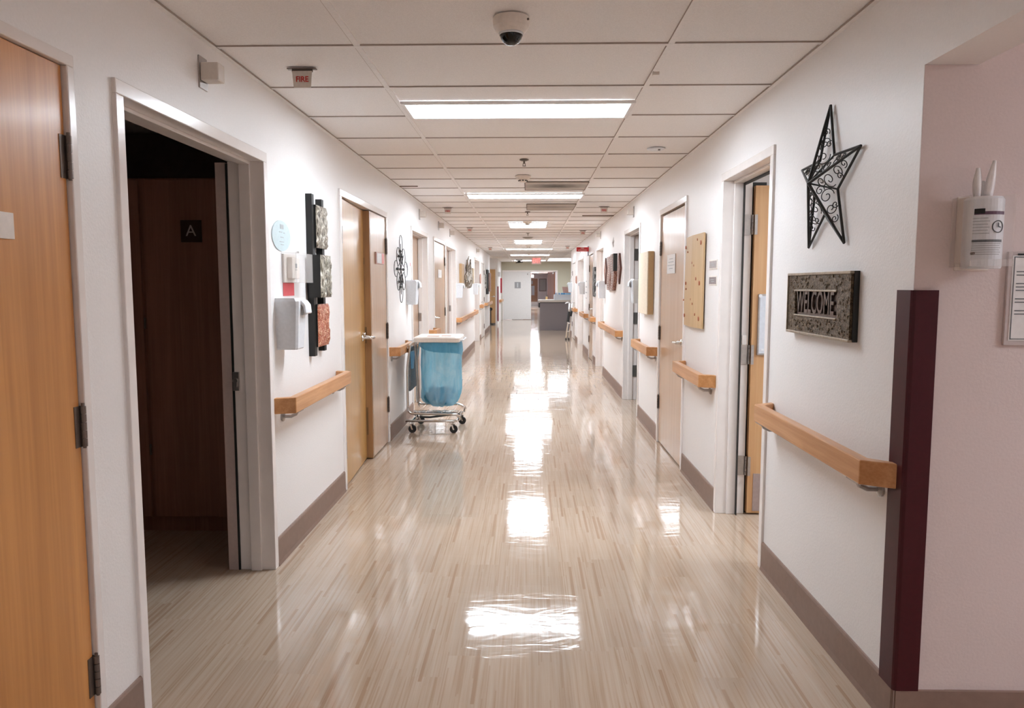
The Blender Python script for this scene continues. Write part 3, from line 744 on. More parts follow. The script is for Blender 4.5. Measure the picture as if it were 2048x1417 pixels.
# ================================================================== left wall things
# wardrobe in the unlit room
t = thing('wardrobe', 'wooden wardrobe with an A plate, coloured dark for the shade of the unlit left room', 'wardrobe', (-2.3, 4.2, 0))
m = MB(); m.box(-3.3, -1.45, 4.02, 4.58, 0.09, 1.96); m.box(-3.26, -1.45, 4.06, 4.58, 0, 0.09); obj('carcass', m, DARKW, t)
m = MB(); m.box(-2.085, -1.47, 4.0, 4.019, 0.10, 1.95); d1 = obj('door', m, DARKW, t, bev=0.002)
m = MB(); m.box(-2.75, -2.105, 4.0, 4.019, 0.10, 1.95); d2 = obj('door', m, DARKW, t, bev=0.002)
for z in (0.45, 1.15):
    m = MB(); m.tube([(-2.095, 3.998, z), (-2.095, 3.998, z + 0.06)], 0.006, 8); obj('hinge', m, BRONZE, d1)
m = MB(); m.box(-1.877, -1.763, 3.993, 3.9995, 1.617, 1.735); s = obj('letter_plate', m, plain('dark letter plate', (0.05, 0.025, 0.02), 0.4), d1, bev=0.002)
text('lettering', 'A', 0.085, plain('faint white letter', (0.55, 0.5, 0.5), 0.5), d1, (-1.820, 3.992, 1.676), 'f', 0.0006)
m = MB('L'); m.box(-0.0015, 0.004, 1.60, 1.785, 1.497, 1.56); tag(obj('name_plate', m, CREAM, bev=0.001, org=fL(0, 1.69, 1.53)), 'cream name plate on the orange door, cut by the left edge', 'sign')

# round notice
t = thing('round_notice', 'pale round notice disc beside the dark doorway', 'notice', fL(0, 3.74, 1.633))
m = MB('L'); m.prism([(3.735 + 0.138 * math.cos(a * PI / 20), 1.633 + 0.0765 * math.sin(a * PI / 20)) for a in range(40)], 'x', 0.0005, 0.0045); obj('disc', m, DISCM, t)
m = MB('L'); m.box(0.0045, 0.0056, 3.715, 3.765, 1.668, 1.690); obj('emblem', m, INKL, t)
m = MB('L')
for y0, y1, z in ((3.70, 3.745, 1.650), (3.765, 3.785, 1.648), (3.72, 3.762, 1.625), (3.705, 3.765, 1.602), (3.72, 3.765, 1.588)):
    m.box(0.0045, 0.0055, y0, y1, z, z + 0.0035)
obj('printed_line', m, INKL, t)
# thermostat in an acrylic guard
t = thing('thermostat', 'beige thermostat inside a clear plastic guard box', 'thermostat', fL(0, 3.88, 1.48))
m = MB('L'); m.box(0, 0.012, 3.74, 3.93, 1.40, 1.545); obj('back_plate', m, CREAM, t, bev=0.003)
m = MB('L'); m.box(0.012, 0.040, 3.78, 3.90, 1.42, 1.53); th = obj('thermostat_body', m, CREAM, t, bev=0.005)
m = MB('L'); m.box(0.0402, 0.0412, 3.83, 3.855, 1.475, 1.498); m.box(0.0402, 0.0412, 3.825, 3.86, 1.464, 1.467); obj('display', m, INK, th)
m = MB('L')
m.box(0, 0.075, 3.735, 3.738, 1.40, 1.552); m.box(0, 0.075, 4.015, 4.018, 1.40, 1.552); m.box(0.072, 0.075, 3.738, 4.015, 1.40, 1.552)
m.box(0, 0.072, 3.738, 4.015, 1.40, 1.403); m.box(0, 0.072, 3.738, 4.015, 1.549, 1.552); obj('clear_guard', m, ACRYL, t)
m = MB('L'); m.tube([(0.04, 3.87, 1.552), (0.04, 3.87, 1.563)], 0.008, 10); obj('lock', m, CHROME, t)
m = MB('L'); m.box(0.0005, 0.0025, 3.745, 3.918, 1.332, 1.399); tag(obj('red_note', m, REDN, org=fL(0, 3.83, 1.365)), 'small red paper note between thermostat guard and dispenser', 'note')

def dispenser(side, ya, z0, label, w=0.15, h=0.255, d=0.118, mat=PLASW, flip=False):
    """wedge shaped wall dispenser with an overhanging hood"""
    yb = ya + w
    t = thing('hand_dispenser', label, 'dispenser', FR[side](0, (ya + yb) / 2, z0), 'hand sanitizer dispensers on the corridor walls')
    z1 = z0 + h; tp = 0.018
    m = MB(side)
    def ring(dd, a, b, z): return [(0.0, a, z), (dd * 0.9, a, z), (dd, a + 0.012, z), (dd, b - 0.012, z), (dd * 0.9, b, z), (0.0, b, z)]
    m.loft([ring(d * 0.83, ya + tp, yb - tp, z0), ring(d * 0.86, ya + tp * 0.9, yb - tp * 0.9, z0 + 0.006), ring(d * 0.97, ya + 0.004, yb - 0.004, z1 - 0.045), ring(d * 0.98, ya, yb, z1 - 0.015), ring(d * 0.90, ya + 0.005, yb - 0.005, z1)])
    obj('dispenser_body', m, mat, t)
    m = MB(side)
    pr = [(0.02, z1 + 0.001), (d * 0.8, z1 - 0.002), (d * 1.02, z1 - 0.012), (d * 1.16, z1 - 0.034), (d * 1.20, z1 - 0.075), (d * 1.12, z1 - 0.080), (d * 1.06, z1 - 0.045), (d * 0.9, z1 - 0.02), (0.02, z1 - 0.006)]
    m.prism(pr, 'y', ya + w * 0.30, yb - 0.006); obj('hood', m, mat, t, bev=0.004)
    m = MB(side); m.box(d * 0.95, d * 1.02, ya + w * 0.42, yb - w * 0.16, z1 - 0.085, z1 - 0.05); obj('push_bar', m, PLASG, t)
    return t
dispenser('L', 3.615, 1.068, 'nearest wall dispenser on the left, under the red note')
dispenser('L', 7.50, 1.19, 'wall dispenser above the laundry cart', h=0.25)
dispenser('L', 12.66, 1.17, 'faint wall dispenser past the set back grey door on the left', h=0.25)
dispenser('L', 16.45, 1.18, 'farthest wall dispenser on the left', h=0.25)
dispenser('R', 7.53, 1.205, 'wall dispenser on the right between the canvas and the dark doorway', h=0.245, mat=PLASG)
dispenser('R', 11.24, 1.19, 'wall dispenser on the right below the small diamond art', h=0.26)
dispenser('R', 15.5, 1.20, 'wall dispenser beside the far right pale doorway', h=0.26)
dispenser('R', 19.95, 1.20, 'farthest grey wall dispenser beside the nurse counter', h=0.26, mat=PLASG)

# black framed triptych of reliefs
t = thing('relief_wall_art', 'tall black rail art with three textured metal squares', 'wall art', fL(0, 4.42, 1.45))
m = MB('L'); m.box(0.0, 0.036, 4.16, 4.205, 0.985, 1.895); m.box(0.0, 0.036, 4.355, 4.40, 1.00, 1.885); obj('back_rail', m, BLACKM, t, bev=0.002)
for (a, b, z0, z1, x1, mt, lb) in ((4.20, 4.42, 1.598, 1.838, 0.050, SILVERR, 'upper silver relief square'), (4.125, 4.345, 1.318, 1.556, 0.090, SILVERR2, 'middle silver relief block, standing furthest out'), (4.19, 4.415, 1.035, 1.278, 0.050, COPPERR, 'lower copper relief square')):
    m = MB('L'); m.box(0.020, x1 - 0.004, a, b, z0, z1); bk = obj('square_backing', m, BLACKM, t)
    m = MB('L'); n = 14; vs = []; fs = []
    for i in range(n + 1):
        for j in range(n + 1):
            e = 0 if i in (0, n) or j in (0, n) else 1
            vs.append((x1 - 0.004 + e * (0.004 + random.random() * 0.010), a + (b - a) * i / n, z0 + (z1 - z0) * j / n))
    for i in range(n):
        for j in range(n): fs.append((i * (n + 1) + j, (i + 1) * (n + 1) + j, (i + 1) * (n + 1) + j + 1, i * (n + 1) + j + 1))
    m.add(vs, fs); q = obj('relief_face', m, mt, bk, smooth=True); q['label'] = lb

# scrolled black wire art
t = thing('wire_wall_art', 'black looped wire wall art above the laundry cart', 'wall art', fL(0, 7.12, 1.54))
m = MB('L')
def loop(cy, cz, ry, rz, ang, r=0.004):
    pts = []
    for i in range(24):
        a = 2 * PI * i / 24; u, w = ry * math.cos(a), rz * math.sin(a)
        pts.append((0.02, cy + u * math.cos(ang) - w * math.sin(ang), cz + u * math.sin(ang) + w * math.cos(ang)))
    m.tube(pts, r, 6, closed=True)
YC, ZC = 7.12, 1.54
for dy, dz, ry, rz, an in ((0, 0.225, 0.085, 0.095, 0), (0, -0.225, 0.085, 0.095, 0), (-0.15, 0.115, 0.085, 0.085, 0.4), (0.15, 0.115, 0.085, 0.085, -0.4),
                           (-0.15, -0.115, 0.085, 0.085, -0.4), (0.15, -0.115, 0.085, 0.085, 0.4), (-0.27, 0, 0.10, 0.075, 0), (0.27, 0, 0.10, 0.075, 0), (0, 0.10, 0.04, 0.05, 0), (0, -0.10, 0.04, 0.05, 0)):
    loop(YC + dy, ZC + dz, ry, rz, an, 0.0033)
obj('wire_loop', m, BLACKM, t)
m = MB('L')
m.tube([(0.018, YC, ZC - 0.24), (0.018, YC, ZC + 0.24)], 0.0035, 6); m.tube([(0.018, YC - 0.22, ZC), (0.018, YC + 0.22, ZC)], 0.0035, 6)
for q in (-1, 1): m.tube([(0.018, YC - 0.16, ZC - q * 0.14), (0.018, YC + 0.16, ZC + q * 0.14)], 0.003, 6)
for dy, dz in ((0, 0), (0, 0.17), (0, -0.17), (-0.16, 0), (0.16, 0), (0.08, 0.12), (-0.08, -0.12), (-0.08, 0.12), (0.08, -0.12)):
    m.lathe([(0.001, 0.0), (0.012, 0.004), (0.012, 0.022), (0.001, 0.028)], (0, YC + dy, ZC + dz), 'x', 10)
obj('knot', m, BLACKM, t)
t = thing('round_notice', 'round notice beside the door behind the cart, with a pink mark', 'notice', fL(0, 7.70, 1.625))
m = MB('L'); m.prism([(7.66 + 0.14 * math.cos(a * PI / 16), 1.625 + 0.080 * math.sin(a * PI / 16)) for a in range(32)], 'x', 0.0005, 0.0045); obj('disc', m, PLASG, t)
m = MB('L'); m.prism([(7.66 + 0.12 * math.cos(a * PI / 12), 1.655 + 0.042 * math.sin(a * PI / 12)) for a in range(24)], 'x', 0.0045, 0.0055); obj('face', m, PAPER, t)
m = MB('L'); m.box(0.005, 0.0066, 7.745, 7.765, 1.585, 1.62); obj('mark', m, REDN, t)
# card holder on golden door
t = thing('door_sign', 'clear card holder with a red edge on the far golden door leaf', 'sign', fL(0, 6.17, 1.60))
m = MB('L'); m.box(0.003, 0.012, 6.01, 6.34, 1.56, 1.655); obj('holder', m, plain('rose frame', (0.50, 0.28, 0.25), 0.3), t)
m = MB('L'); m.box(0.012, 0.014, 6.035, 6.22, 1.568, 1.648); obj('card', m, PLASW, t)
m = MB('L'); m.box(0.012, 0.014, 6.225, 6.32, 1.568, 1.648); obj('red_card', m, plain('red card', (0.75, 0.25, 0.22), 0.4), t)
def sheet(side, y0, y1, z0, z1, label, nm='paper_sign', lines=4, x=0.001, mat=PAPER):
    t = thing(nm, label, 'sign', FR[side](0, (y0 + y1) / 2, (z0 + z1) / 2))
    m = MB(side); m.box(x, x + 0.002, y0, y1, z0, z1); obj('sheet', m, mat, t)
    m = MB(side)
    for i in range(lines):
        z = z1 - (z1 - z0) * (i + 1.5) / (lines + 2); w = (y1 - y0) * (0.22 + 0.1 * ((i * 7) % 3))
        c = (y0 + y1) / 2; m.box(x + 0.002, x + 0.0028, c - w, c + w, z, z + (z1 - z0) * 0.035)
    obj('printed_line', m, INKL, t)
    return t
sheet('L', 10.15, 10.55, 1.49, 1.60, 'little paper sign on the pale door past the cart')
sheet('L', 12.57, 12.66, 1.48, 1.68, 'small plate right of the set back grey door on the left')
# far left art
m = MB('L'); m.box(0.0, 0.045, 13.25, 13.75, 1.43, 1.77); tag(obj('wood_plaque', m, PINEW, bev=0.003, org=fL(0, 13.5, 1.6)), 'plain pine plaque, first of the far left wall art', 'wall art')
t = thing('branch_wall_art', 'twisted silver branch art between two wooden plaques on the far left', 'wall art', fL(0, 14.9, 1.55))
m = MB('L')
for i in range(22):
    y = 14.25 + 1.35 * random.random(); z = 1.30 + 0.16 * random.random() + 0.10 * abs(y - 14.9); L = 0.25 + 0.28 * random.random()
    p = [(0.02 + 0.03 * random.random(), y + 0.10 * math.sin(k * 1.3 + i) , z + L * k / 5) for k in range(6)]
    m.tube(p, [0.022, 0.03, 0.026, 0.022, 0.016, 0.008], 6)
obj('branch', m, SILVERR, t)
m = MB('L'); m.box(0, 0.04, 15.78, 16.28, 1.42, 1.75); tag(obj('wood_plaque', m, relief('rough bark plaque', [(0.2, 0.13, 0.08), (0.45, 0.34, 0.22), (0.6, 0.5, 0.36)], 50, 1, 0, 0.7), org=fL(0, 16.0, 1.6)), 'rough speckled plaque just before the pale far left doorway', 'wall art')
m = MB('L'); m.lathe([(0.001, 0), (0.11, 0), (0.13, 0.02), (0.11, 0.03), (0.001, 0.02)], (0, 18.72, 1.55), 'x', 24); tag(obj('oval_wall_art', m, PINKC, org=fL(0, 18.72, 1.55)), 'brown oval art between the two pale far left doors', 'wall art')
t = thing('relief_wall_art', 'tall dark and copper relief at the far end of the left wall', 'wall art', fL(0, 22.0, 1.5))
m = MB('L'); m.box(0, 0.05, 21.35, 22.1, 1.13, 1.83); obj('dark_panel', m, BLACKM, t)
m = MB('L'); m.box(0.03, 0.07, 21.75, 22.8, 1.20, 1.75); obj('copper_panel', m, MOSAIC, t)
m = MB('L'); m.box(0, 0.04, 20.75, 21.05, 1.30, 1.70); tag(obj('lattice_wall_art', m, relief('dark lattice', [(0.02, 0.02, 0.02), (0.3, 0.28, 0.25), (0.7, 0.68, 0.66)], 30, 1, 0, 0.5), org=fL(0, 20.9, 1.5)), 'narrow dark lattice art before the last left relief', 'wall art')

# ================================================================== right wall things
# wrought iron star
SY, SZ, SRAD = 2.90, 1.773, 0.290
t = thing('star_wall_art', 'large black wrought iron star with filigree scrolls above the plaque', 'wall art', fR(0, SY, SZ))
tips = []; inn = []
for k in range(5):
    a = PI/2 + k * 2 * PI / 5                       # angle measured with +y towards the viewer's left
    tips.append(Vector((0.012, SY + SRAD * math.cos(a), SZ + SRAD * math.sin(a))))
    a += PI / 5
    inn.append(Vector((0.018, SY + SRAD * 0.40 * math.cos(a), SZ + SRAD * 0.40 * math.sin(a))))
ctr = Vector((0.085, SY, SZ))
m = MB('R')
for k in range(5):
    m.tube([tips[k], inn[k]], 0.0050, 6); m.tube([inn[k], tips[(k + 1) % 5]], 0.0050, 6)
    m.tube([ctr, tips[k]], [0.0060, 0.0045], 6); m.tube([ctr, inn[k]], 0.0035, 6)
obj('star_frame', m, BLACKM, t)
m = MB('R')
def scroll(c, e1, e2, r, turn, a0):
    pts = []
    for i in range(22):
        u = i / 21; rr = r * (1 - 0.80 * u); a = a0 + turn * u * 2.9 * PI * 0.9
        pts.append(c + e1 * (rr * math.cos(a)) + e2 * (rr * math.sin(a)))
    m = MB('R'); m.tube(pts, 0.0019, 5); obj('scroll', m, BLACKM, t)
for k in range(5):
    for q in (inn[k], inn[k - 1]):
        A, B, C_ = ctr, tips[k], q
        e1 = (B - A).normalized(); nrm = e1.cross(C_ - A).normalized(); e2 = nrm.cross(e1)
        if e2.dot(C_ - A) < 0: e2 = -e2
        for (wa, wb, wc, r_) in ((0.40, 0.18, 0.42, 0.031), (0.30, 0.40, 0.30, 0.024), (0.22, 0.58, 0.20, 0.016), (0.62, 0.10, 0.28, 0.020), (0.14, 0.30, 0.56, 0.015)):
            c = A * wa + B * wb + C_ * wc
            scroll(c, e1, e2, r_, 1 if wb < 0.3 else -1, 0.8 + 2 * wb)
# WELCOME plaque
t = thing('welcome_plaque', 'embossed bronze plaque reading WELCOME below the iron star', 'plaque', fR(0, 2.93, 1.31))
Y0, Y1, Z0, Z1 = 2.612, 3.240, 1.187, 1.437
m = MB('R'); m.box(0, 0.020, Y0, Y1, Z0, Z1); obj('plaque_back', m, BLACKM, t, bev=0.002)
m = MB('R')
iy0, iy1, iz0, iz1 = Y0 + 0.115, Y1 - 0.085, Z0 + 0.078, Z1 - 0.072
m.box(0.018, 0.030, Y0 + 0.004, Y1 - 0.004, iz1, Z1 - 0.004); m.box(0.018, 0.030, Y0 + 0.004, Y1 - 0.004, Z0 + 0.004, iz0)
m.box(0.018, 0.030, Y0 + 0.004, iy0, iz0, iz1); m.box(0.018, 0.030, iy1, Y1 - 0.004, iz0, iz1)
mb_border = m
m = MB('R')
BR = plain('worn brass edge', (0.34, 0.28, 0.21), 0.35, 0.6, grain=0.2)
for (a, b, c, d) in ((Y0, Y1, Z1 - 0.010, Z1), (Y0, Y1, Z0, Z0 + 0.010), (Y1 - 0.006, Y1, Z0, Z1), (iy0, iy1, iz1 - 0.003, iz1 + 0.004), (iy0, iy1, iz0 - 0.004, iz0 + 0.002)):
    m.box(0.02, 0.035, a, b, c, d)
obj('raised_edge', m, BR, t, bev=0.002)
m = MB('R'); m.box(0.019, 0.0205, iy0, iy1, iz0, iz1); obj('letter_panel', m, PEWTER, t)
m = mb_border; rnd = random.Random(3)
for i in range(240):
    y = rnd.uniform(Y0 + 0.015, Y1 - 0.015); z = rnd.uniform(Z0 + 0.016, Z1 - 0.016)
    if iy0 - 0.008 < y < iy1 + 0.008 and iz0 - 0.012 < z < iz1 + 0.012: continue
    r_ = rnd.uniform(0.004, 0.009); m.lathe([(r_, 0.0290), (r_ * 0.8, 0.032), (0.001, 0.0335)], (0, y, z), 'x', 7)
obj('ornate_border', m, ORNATE, t)
text('lettering', 'WELCOME', 0.124, PEWTER, t, (XR - 0.024, (iy0 + iy1) / 2 + 0.006, (iz0 + iz1) / 2), 'R', 0.005, 0.635, 0.0012)

# knotty pine board
t = thing('pine_board', 'knotty pine board hung beside the maple door', 'wall art', fR(0, 5.17, 1.41))
m = MB('R')
rings = []
for i in range(9):
    u = i / 8; z = 1.10 + 0.625 * u; w = 0.012 * math.sin(u * PI * 1.5)
    a, b = 4.868 + 0.012 * (1 - u), 5.46 - 0.02 * u + w
    rings.append([(0.010, a, z), (0.022, a, z + 0.002), (0.034, (a + b) / 2, z), (0.016, b, z), (0.004, b, z)])
m.loft(rings); bd = obj('board', m, PINEW, t)
m = MB('R')
for y, z, r_ in ((4.93, 1.665, 0.016), (5.02, 1.69, 0.009), (5.40, 1.655, 0.013), (5.15, 1.54, 0.010), (5.10, 1.52, 0.008), (5.38, 1.40, 0.012), (5.04, 1.43, 0.012), (4.95, 1.40, 0.016), (5.36, 1.36, 0.007),
                 (5.17, 1.29, 0.009), (5.12, 1.26, 0.009), (5.41, 1.17, 0.013), (5.05, 1.19, 0.010), (4.95, 1.165, 0.016), (5.45, 1.28, 0.008), (5.32, 1.62, 0.006)):
    xx = 0.030 - abs(y - 5.16) * 0.030
    m.lathe([(r_, xx), (r_ * 0.9, xx + 0.005), (0.001, xx + 0.006)], (0, y, z), 'x', 12)
obj('knot', m, plain('red brown knot', (0.36, 0.09, 0.03), 0.5), bd)
# room plates
for z, lab, c in ((1.515, 'upper small grey plate beside the open doorway', (0.42, 0.37, 0.36)), (1.415, 'lower darker small plate beside the open doorway', (0.27, 0.22, 0.22))):
    t = thing('room_plate', lab, 'sign', fR(0, 4.67, z))
    m = MB('R'); m.box(0, 0.004, 4.585, 4.775, z - 0.030, z + 0.030); obj('plate_holder', m, CREAM, t, bev=0.001)
    m = MB('R'); m.box(0.004, 0.0065, 4.595, 4.762, z - 0.021, z + 0.022); obj('plate_face', m, plain('plate face', c, 0.6, grain=0.15), t)
    m = MB('R'); m.box(0.0065, 0.0072, 4.64, 4.73, z + 0.004, z + 0.008); m.box(0.0065, 0.0072, 4.63, 4.71, z - 0.008, z - 0.004); obj('printed_line', m, INKL, t)
# paper on maple door
sheet('R', 5.90, 6.24, 1.48, 1.635, 'white paper notice taped to the maple door on the right')
# whiteboard on the open honey door
t = thing('whiteboard', 'small whiteboard hanging on the open honey coloured door', 'whiteboard', fR(-0.5, 4.42, 1.15))
m = MB('R'); m.box(-0.85, -0.202, 4.413, 4.4245, 0.973, 1.335); obj('board_frame', m, STEEL, t, bev=0.003)
m = MB('R'); m.box(-0.84, -0.212, 4.411, 4.413, 0.984, 1.324); obj('writing_surface', m, BOARD, t)
m = MB('R'); m.box(-0.24, -0.225, 4.408, 4.412, 1.0, 1.012); m.box(-0.34, -0.31, 4.409, 4.412, 1.03, 1.05); obj('magnet', m, PLASW, t)
m = MB('R'); m.lathe([(0.001, 0), (0.010, 0), (0.010, 0.006), (0.001, 0.006)], (-0.212, 4.405, 1.324), 'y', 12); obj('corner_cap', m, PLASW, t)
# beige canvas
t = thing('canvas_panel', 'deep beige woven canvas panel beside the maple door', 'wall art', fR(0, 7.2, 1.4))
m = MB('R'); m.box(0.004, 0.060, 6.90, 7.46, 1.115, 1.70); obj('canvas', m, LINEN, t, bev=0.004)
m = MB('R'); m.box(0.004, 0.052, 6.893, 6.8995, 1.118, 1.697); obj('side_edge', m, plain('tan canvas edge', (0.46, 0.30, 0.15), 0.7), t)
sheet('R', 7.50, 7.74, 1.50, 1.74, 'pale notice with a grey picture above the grey dispenser')
sheet('R', 9.12, 9.22, 1.44, 1.52, 'tiny card just past the dark doorway on the right')
# mosaic art
def diamond(y, z0, z1, w, label):
    t = thing('diamond_wall_art', label, 'wall art', fR(0, y, (z0 + z1) / 2), 'brown diamond shaped wall pieces')
    zc = (z0 + z1) / 2
    m = MB('R'); pl = [(y, z1), (y - w, zc), (y, z0), (y + w, zc)]; m.prism(pl, 'x', 0.0, 0.022); bk = obj('diamond_back', m, plain('dark brown wood', (0.09, 0.03, 0.02), 0.5), t)
    m = MB('R'); q = 0.86; pl = [(y, zc + (z1 - zc) * q), (y - w * q, zc), (y, zc - (zc - z0) * q), (y + w * q, zc)]; m.prism(pl, 'x', 0.022, 0.026); obj('mosaic_face', m, MOSAIC, t)
diamond(9.45, 1.40, 1.79, 0.16, 'nearer brown diamond piece, right of the twin mosaics')
diamond(11.15, 1.40, 1.79, 0.16, 'farther brown diamond piece, left of the twin mosaics')
t = thing('mosaic_wall_art', 'twin wavy brown mosaic panels above the long right handrail', 'wall art', fR(0, 10.2, 1.57))
def wavy(y0, y1, z0, z1, ph, x, name, lb):
    m = MB('R'); n = 16; L = []; Rr = []
    for i in range(n + 1):
        u = i / n; z = z0 + (z1 - z0) * u; o = 0.09 * math.sin(2 * PI * u + ph)
        L.append((y0 + o, z)); Rr.append((y1 + o * 0.6, z))
    for i in range(n):
        a, b, c, d = L[i], Rr[i], Rr[i + 1], L[i + 1]
        m.add([(x0_, p[0], p[1]) for x0_ in (0.0, x) for p in (a, b, c, d)], [(3, 2, 1, 0), (4, 5, 6, 7), (0, 1, 5, 4), (1, 2, 6, 5), (2, 3, 7, 6), (3, 0, 4, 7)])
    o = obj(name, m, MOSAIC, t); o['label'] = lb
    m = MB('R')
    for i in range(15):
        z = z0 + (z1 - z0) * (i + 0.5) / 15; u = (i + 0.5) / 15; of = 0.08 * math.sin(2 * PI * u + ph)
        c = (y0 + y1) / 2 + of; m.box(x, x + 0.004, c - 0.05, c + 0.05, z - 0.010, z + 0.009)
    obj('pale_tile', m, PAPER if False else plain('pale mosaic tile', (0.50, 0.42, 0.37), 0.5), o)
wavy(10.28, 10.75, 1.32, 1.785, 0.0, 0.035, 'mosaic_panel', 'farther wavy panel')
wavy(9.86, 10.20, 1.315, 1.80, 2.2, 0.045, 'mosaic_panel', 'nearer wavy panel')
m = MB('R'); m.box(0, 0.05, 9.80, 9.84, 1.57, 1.80); obj('dark_side', m, BLACKM, t)
# little silver star above the mosaics
t = thing('star_wall_art', 'tiny silver star high above the mosaic panels', 'wall art', fR(0, 10.25, 1.97))
m = MB('R'); pl = []
for k in range(10):
    a = PI/2 + k * PI / 5; r_ = 0.085 if k % 2 == 0 else 0.036; pl.append((10.25 + r_ * math.cos(a), 1.965 + r_ * math.sin(a)))
vs = [(0.0, *p) for p in pl] + [(0.02, 10.25, 1.965)]
m.add(vs, [tuple(range(10))[::-1]] + [(i, (i + 1) % 10, 10) for i in range(10)]); obj('star', m, STEEL, t)
m = MB('R'); m.box(0, 0.03, 12.86, 13.26, 1.19, 1.70); tag(obj('panel_wall_art', m, relief('black silver panel', [(0.01, 0.01, 0.01), (0.05, 0.05, 0.05), (0.55, 0.55, 0.53)], 22, 1, 0.3, 0.5), org=fR(0, 13.05, 1.45)), 'narrow black and silver panel between two doors on the right', 'wall art')
m = MB('R'); m.box(0, 0.018, 14.53, 14.75, 1.96, 2.14); tag(obj('wall_chime', m, plain('grey metal piece', (0.3, 0.3, 0.33), 0.3, 0.5), org=fR(0, 14.5, 2.05)), 'grey metal piece on the wall behind the red sign', 'wall fitting')
m = MB('R'); m.lathe([(0.001, 0), (0.10, 0), (0.08, 0.03), (0.001, 0.03)], (0, 18.1, 1.52), 'x', 16); tag(obj('oval_wall_art', m, PINKC, org=fR(0, 18.1, 1.52)), 'reddish oval art near the end of the right wall', 'wall art')
sheet('R', 14.75, 15.3, 0.95, 1.62, 'pale narrow poster before the far right dispenser', nm='poster')
sheet('R', 20.15, 20.5, 1.3, 1.9, 'tall white notice at the very end of the right wall', nm='poster', lines=3)

# ------------------------------------------------------------------ near right bay
YW = 2.25
t = thing('wipes_dispenser', 'canister of wipes in a clear wall holder, wipes sticking out on top', 'dispenser', (1.345, YW, 1.43))
m = MB(); m.box(1.300, 1.400, 2.244, YW - 0.0005, 1.43, 1.645); m.box(1.300, 1.307, 2.19, YW - 0.0005, 1.45, 1.64); obj('holder', m, CREAM, t, bev=0.002)
m = MB(); m.lathe([(0.001, 0), (0.049, 0), (0.051, 0.006), (0.051, 0.195), (0.046, 0.203), (0.001, 0.205)], (1.345, 2.192, 1.434), 'z', 36); cn = obj('canister', m, PLASW, t, smooth=False)
def wrap(name, x0, x1, z0, z1, mat, r=0.0515):
    m = MB(); n = 8; vs = []
    for i in range(n + 1):
        x = x0 + (x1 - x0) * i / n; dx = x - 1.345; y = 2.192 - math.sqrt(max(0, r * r - dx * dx))
        vs += [(x, y, z0), (x, y, z1)]
    m.add(vs, [(2 * i, 2 * i + 2, 2 * i + 3, 2 * i + 1) for i in range(n)]); return obj(name, m, mat, cn)
wrap('label_band', 1.302, 1.380, 1.585, 1.594, plain('purple ink', (0.12, 0.06, 0.10), 0.5), 0.0518)
wrap('label_band', 1.302, 1.322, 1.588, 1.602, BLACKM, 0.0520)
wrap('label_band', 1.300, 1.374, 1.508, 1.515, INK, 0.0518)
for i in range(6): wrap('printed_line', 1.300, 1.330 + 0.004 * (i % 2), 1.574 - i * 0.0085, 1.576 - i * 0.0085, INKL, 0.0518)
for i in range(6): wrap('printed_line', 1.300, 1.370 - 0.004 * (i % 2), 1.503 - i * 0.006, 1.505 - i * 0.006, INKL, 0.0518)
pts = []
m = MB()
for i in range(20):
    a = 2 * PI * i / 20; x = 1.358 + 0.0165 * math.cos(a); z = 1.551 + 0.0165 * math.sin(a)
    pts.append((x, 2.192 - math.sqrt(0.0518 ** 2 - (x - 1.345) ** 2), z))
m.tube(pts, 0.0015, 5, closed=True); m.tube([(1.358, 2.1405, 1.551), (1.358, 2.1405, 1.562)], 0.0015, 5); m.tube([(1.358, 2.1405, 1.551), (1.364, 2.1408, 1.549)], 0.0015, 5)
obj('label_emblem', m, INK, cn)
m = MB()
m.box(1.284, 1.288, 2.142, 2.244, 1.44, 1.64); m.box(1.400, 1.404, 2.142, 2.244, 1.44, 1.642); m.box(1.284, 1.404, 2.138, 2.142, 1.44, 1.46); obj('clear_bracket', m, ACRYL, t)
m = MB()
for (bx, by, hx, hh) in ((1.325, 2.19, -0.003, 0.085), (1.352, 2.185, 0.012, 0.105), (1.345, 2.20, 0.0, 0.05)):
    rr = []
    for i in range(6):
        u = i / 5; w = 0.014 * (1 + 0.25 * math.sin(u * 4 + bx * 9)) * (1 - 0.45 * u)
        rr.append([(bx + hx * u - w, by + 0.004 * math.sin(4 * u), 1.634 + hh * u), (bx + hx * u, by - 0.006, 1.634 + hh * u), (bx + hx * u + w, by + 0.003, 1.636 + hh * u), (bx + hx * u, by + 0.006, 1.636 + hh * u)])
    m.loft(rr)
obj('wipe', m, TISSUE, t, smooth=True)
m = MB(); m.tube([(1.290, 2.146, 1.476), (1.290, 2.135, 1.476)], 0.004, 8); obj('screw', m, BRONZE, t)
t.location.x -= 0.042
t = thing('framed_notice', 'notice in a pale frame, cut by the right edge of the picture', 'notice', (1.53, YW, 1.35))
m = MB(); m.box(1.412, 1.66, 2.240, YW - 0.0005, 1.208, 1.486); obj('notice_frame', m, plain('rose beige frame', (0.56, 0.49, 0.48), 0.5), t, bev=0.002)
m = MB(); m.box(1.424, 1.648, 2.2385, 2.240, 1.222, 1.474); obj('notice_sheet', m, PAPER, t)
m = MB()
for b in ((1.428, 1.644, 1.468, 1.4705), (1.428, 1.644, 1.226, 1.2285)): m.box(b[0], b[1], 2.2375, 2.2384, b[2], b[3])
m.box(1.428, 1.4305, 2.2375, 2.2384, 1.226, 1.4705); obj('border_line', m, INK, t)
m = MB()
for i, z in enumerate((1.425, 1.415, 1.390, 1.380, 1.370, 1.345, 1.335, 1.31, 1.30)): m.box(1.437, 1.60 - 0.02 * (i % 3), 2.2375, 2.2384, z, z + 0.003)
obj('printed_line', m, INK, t)
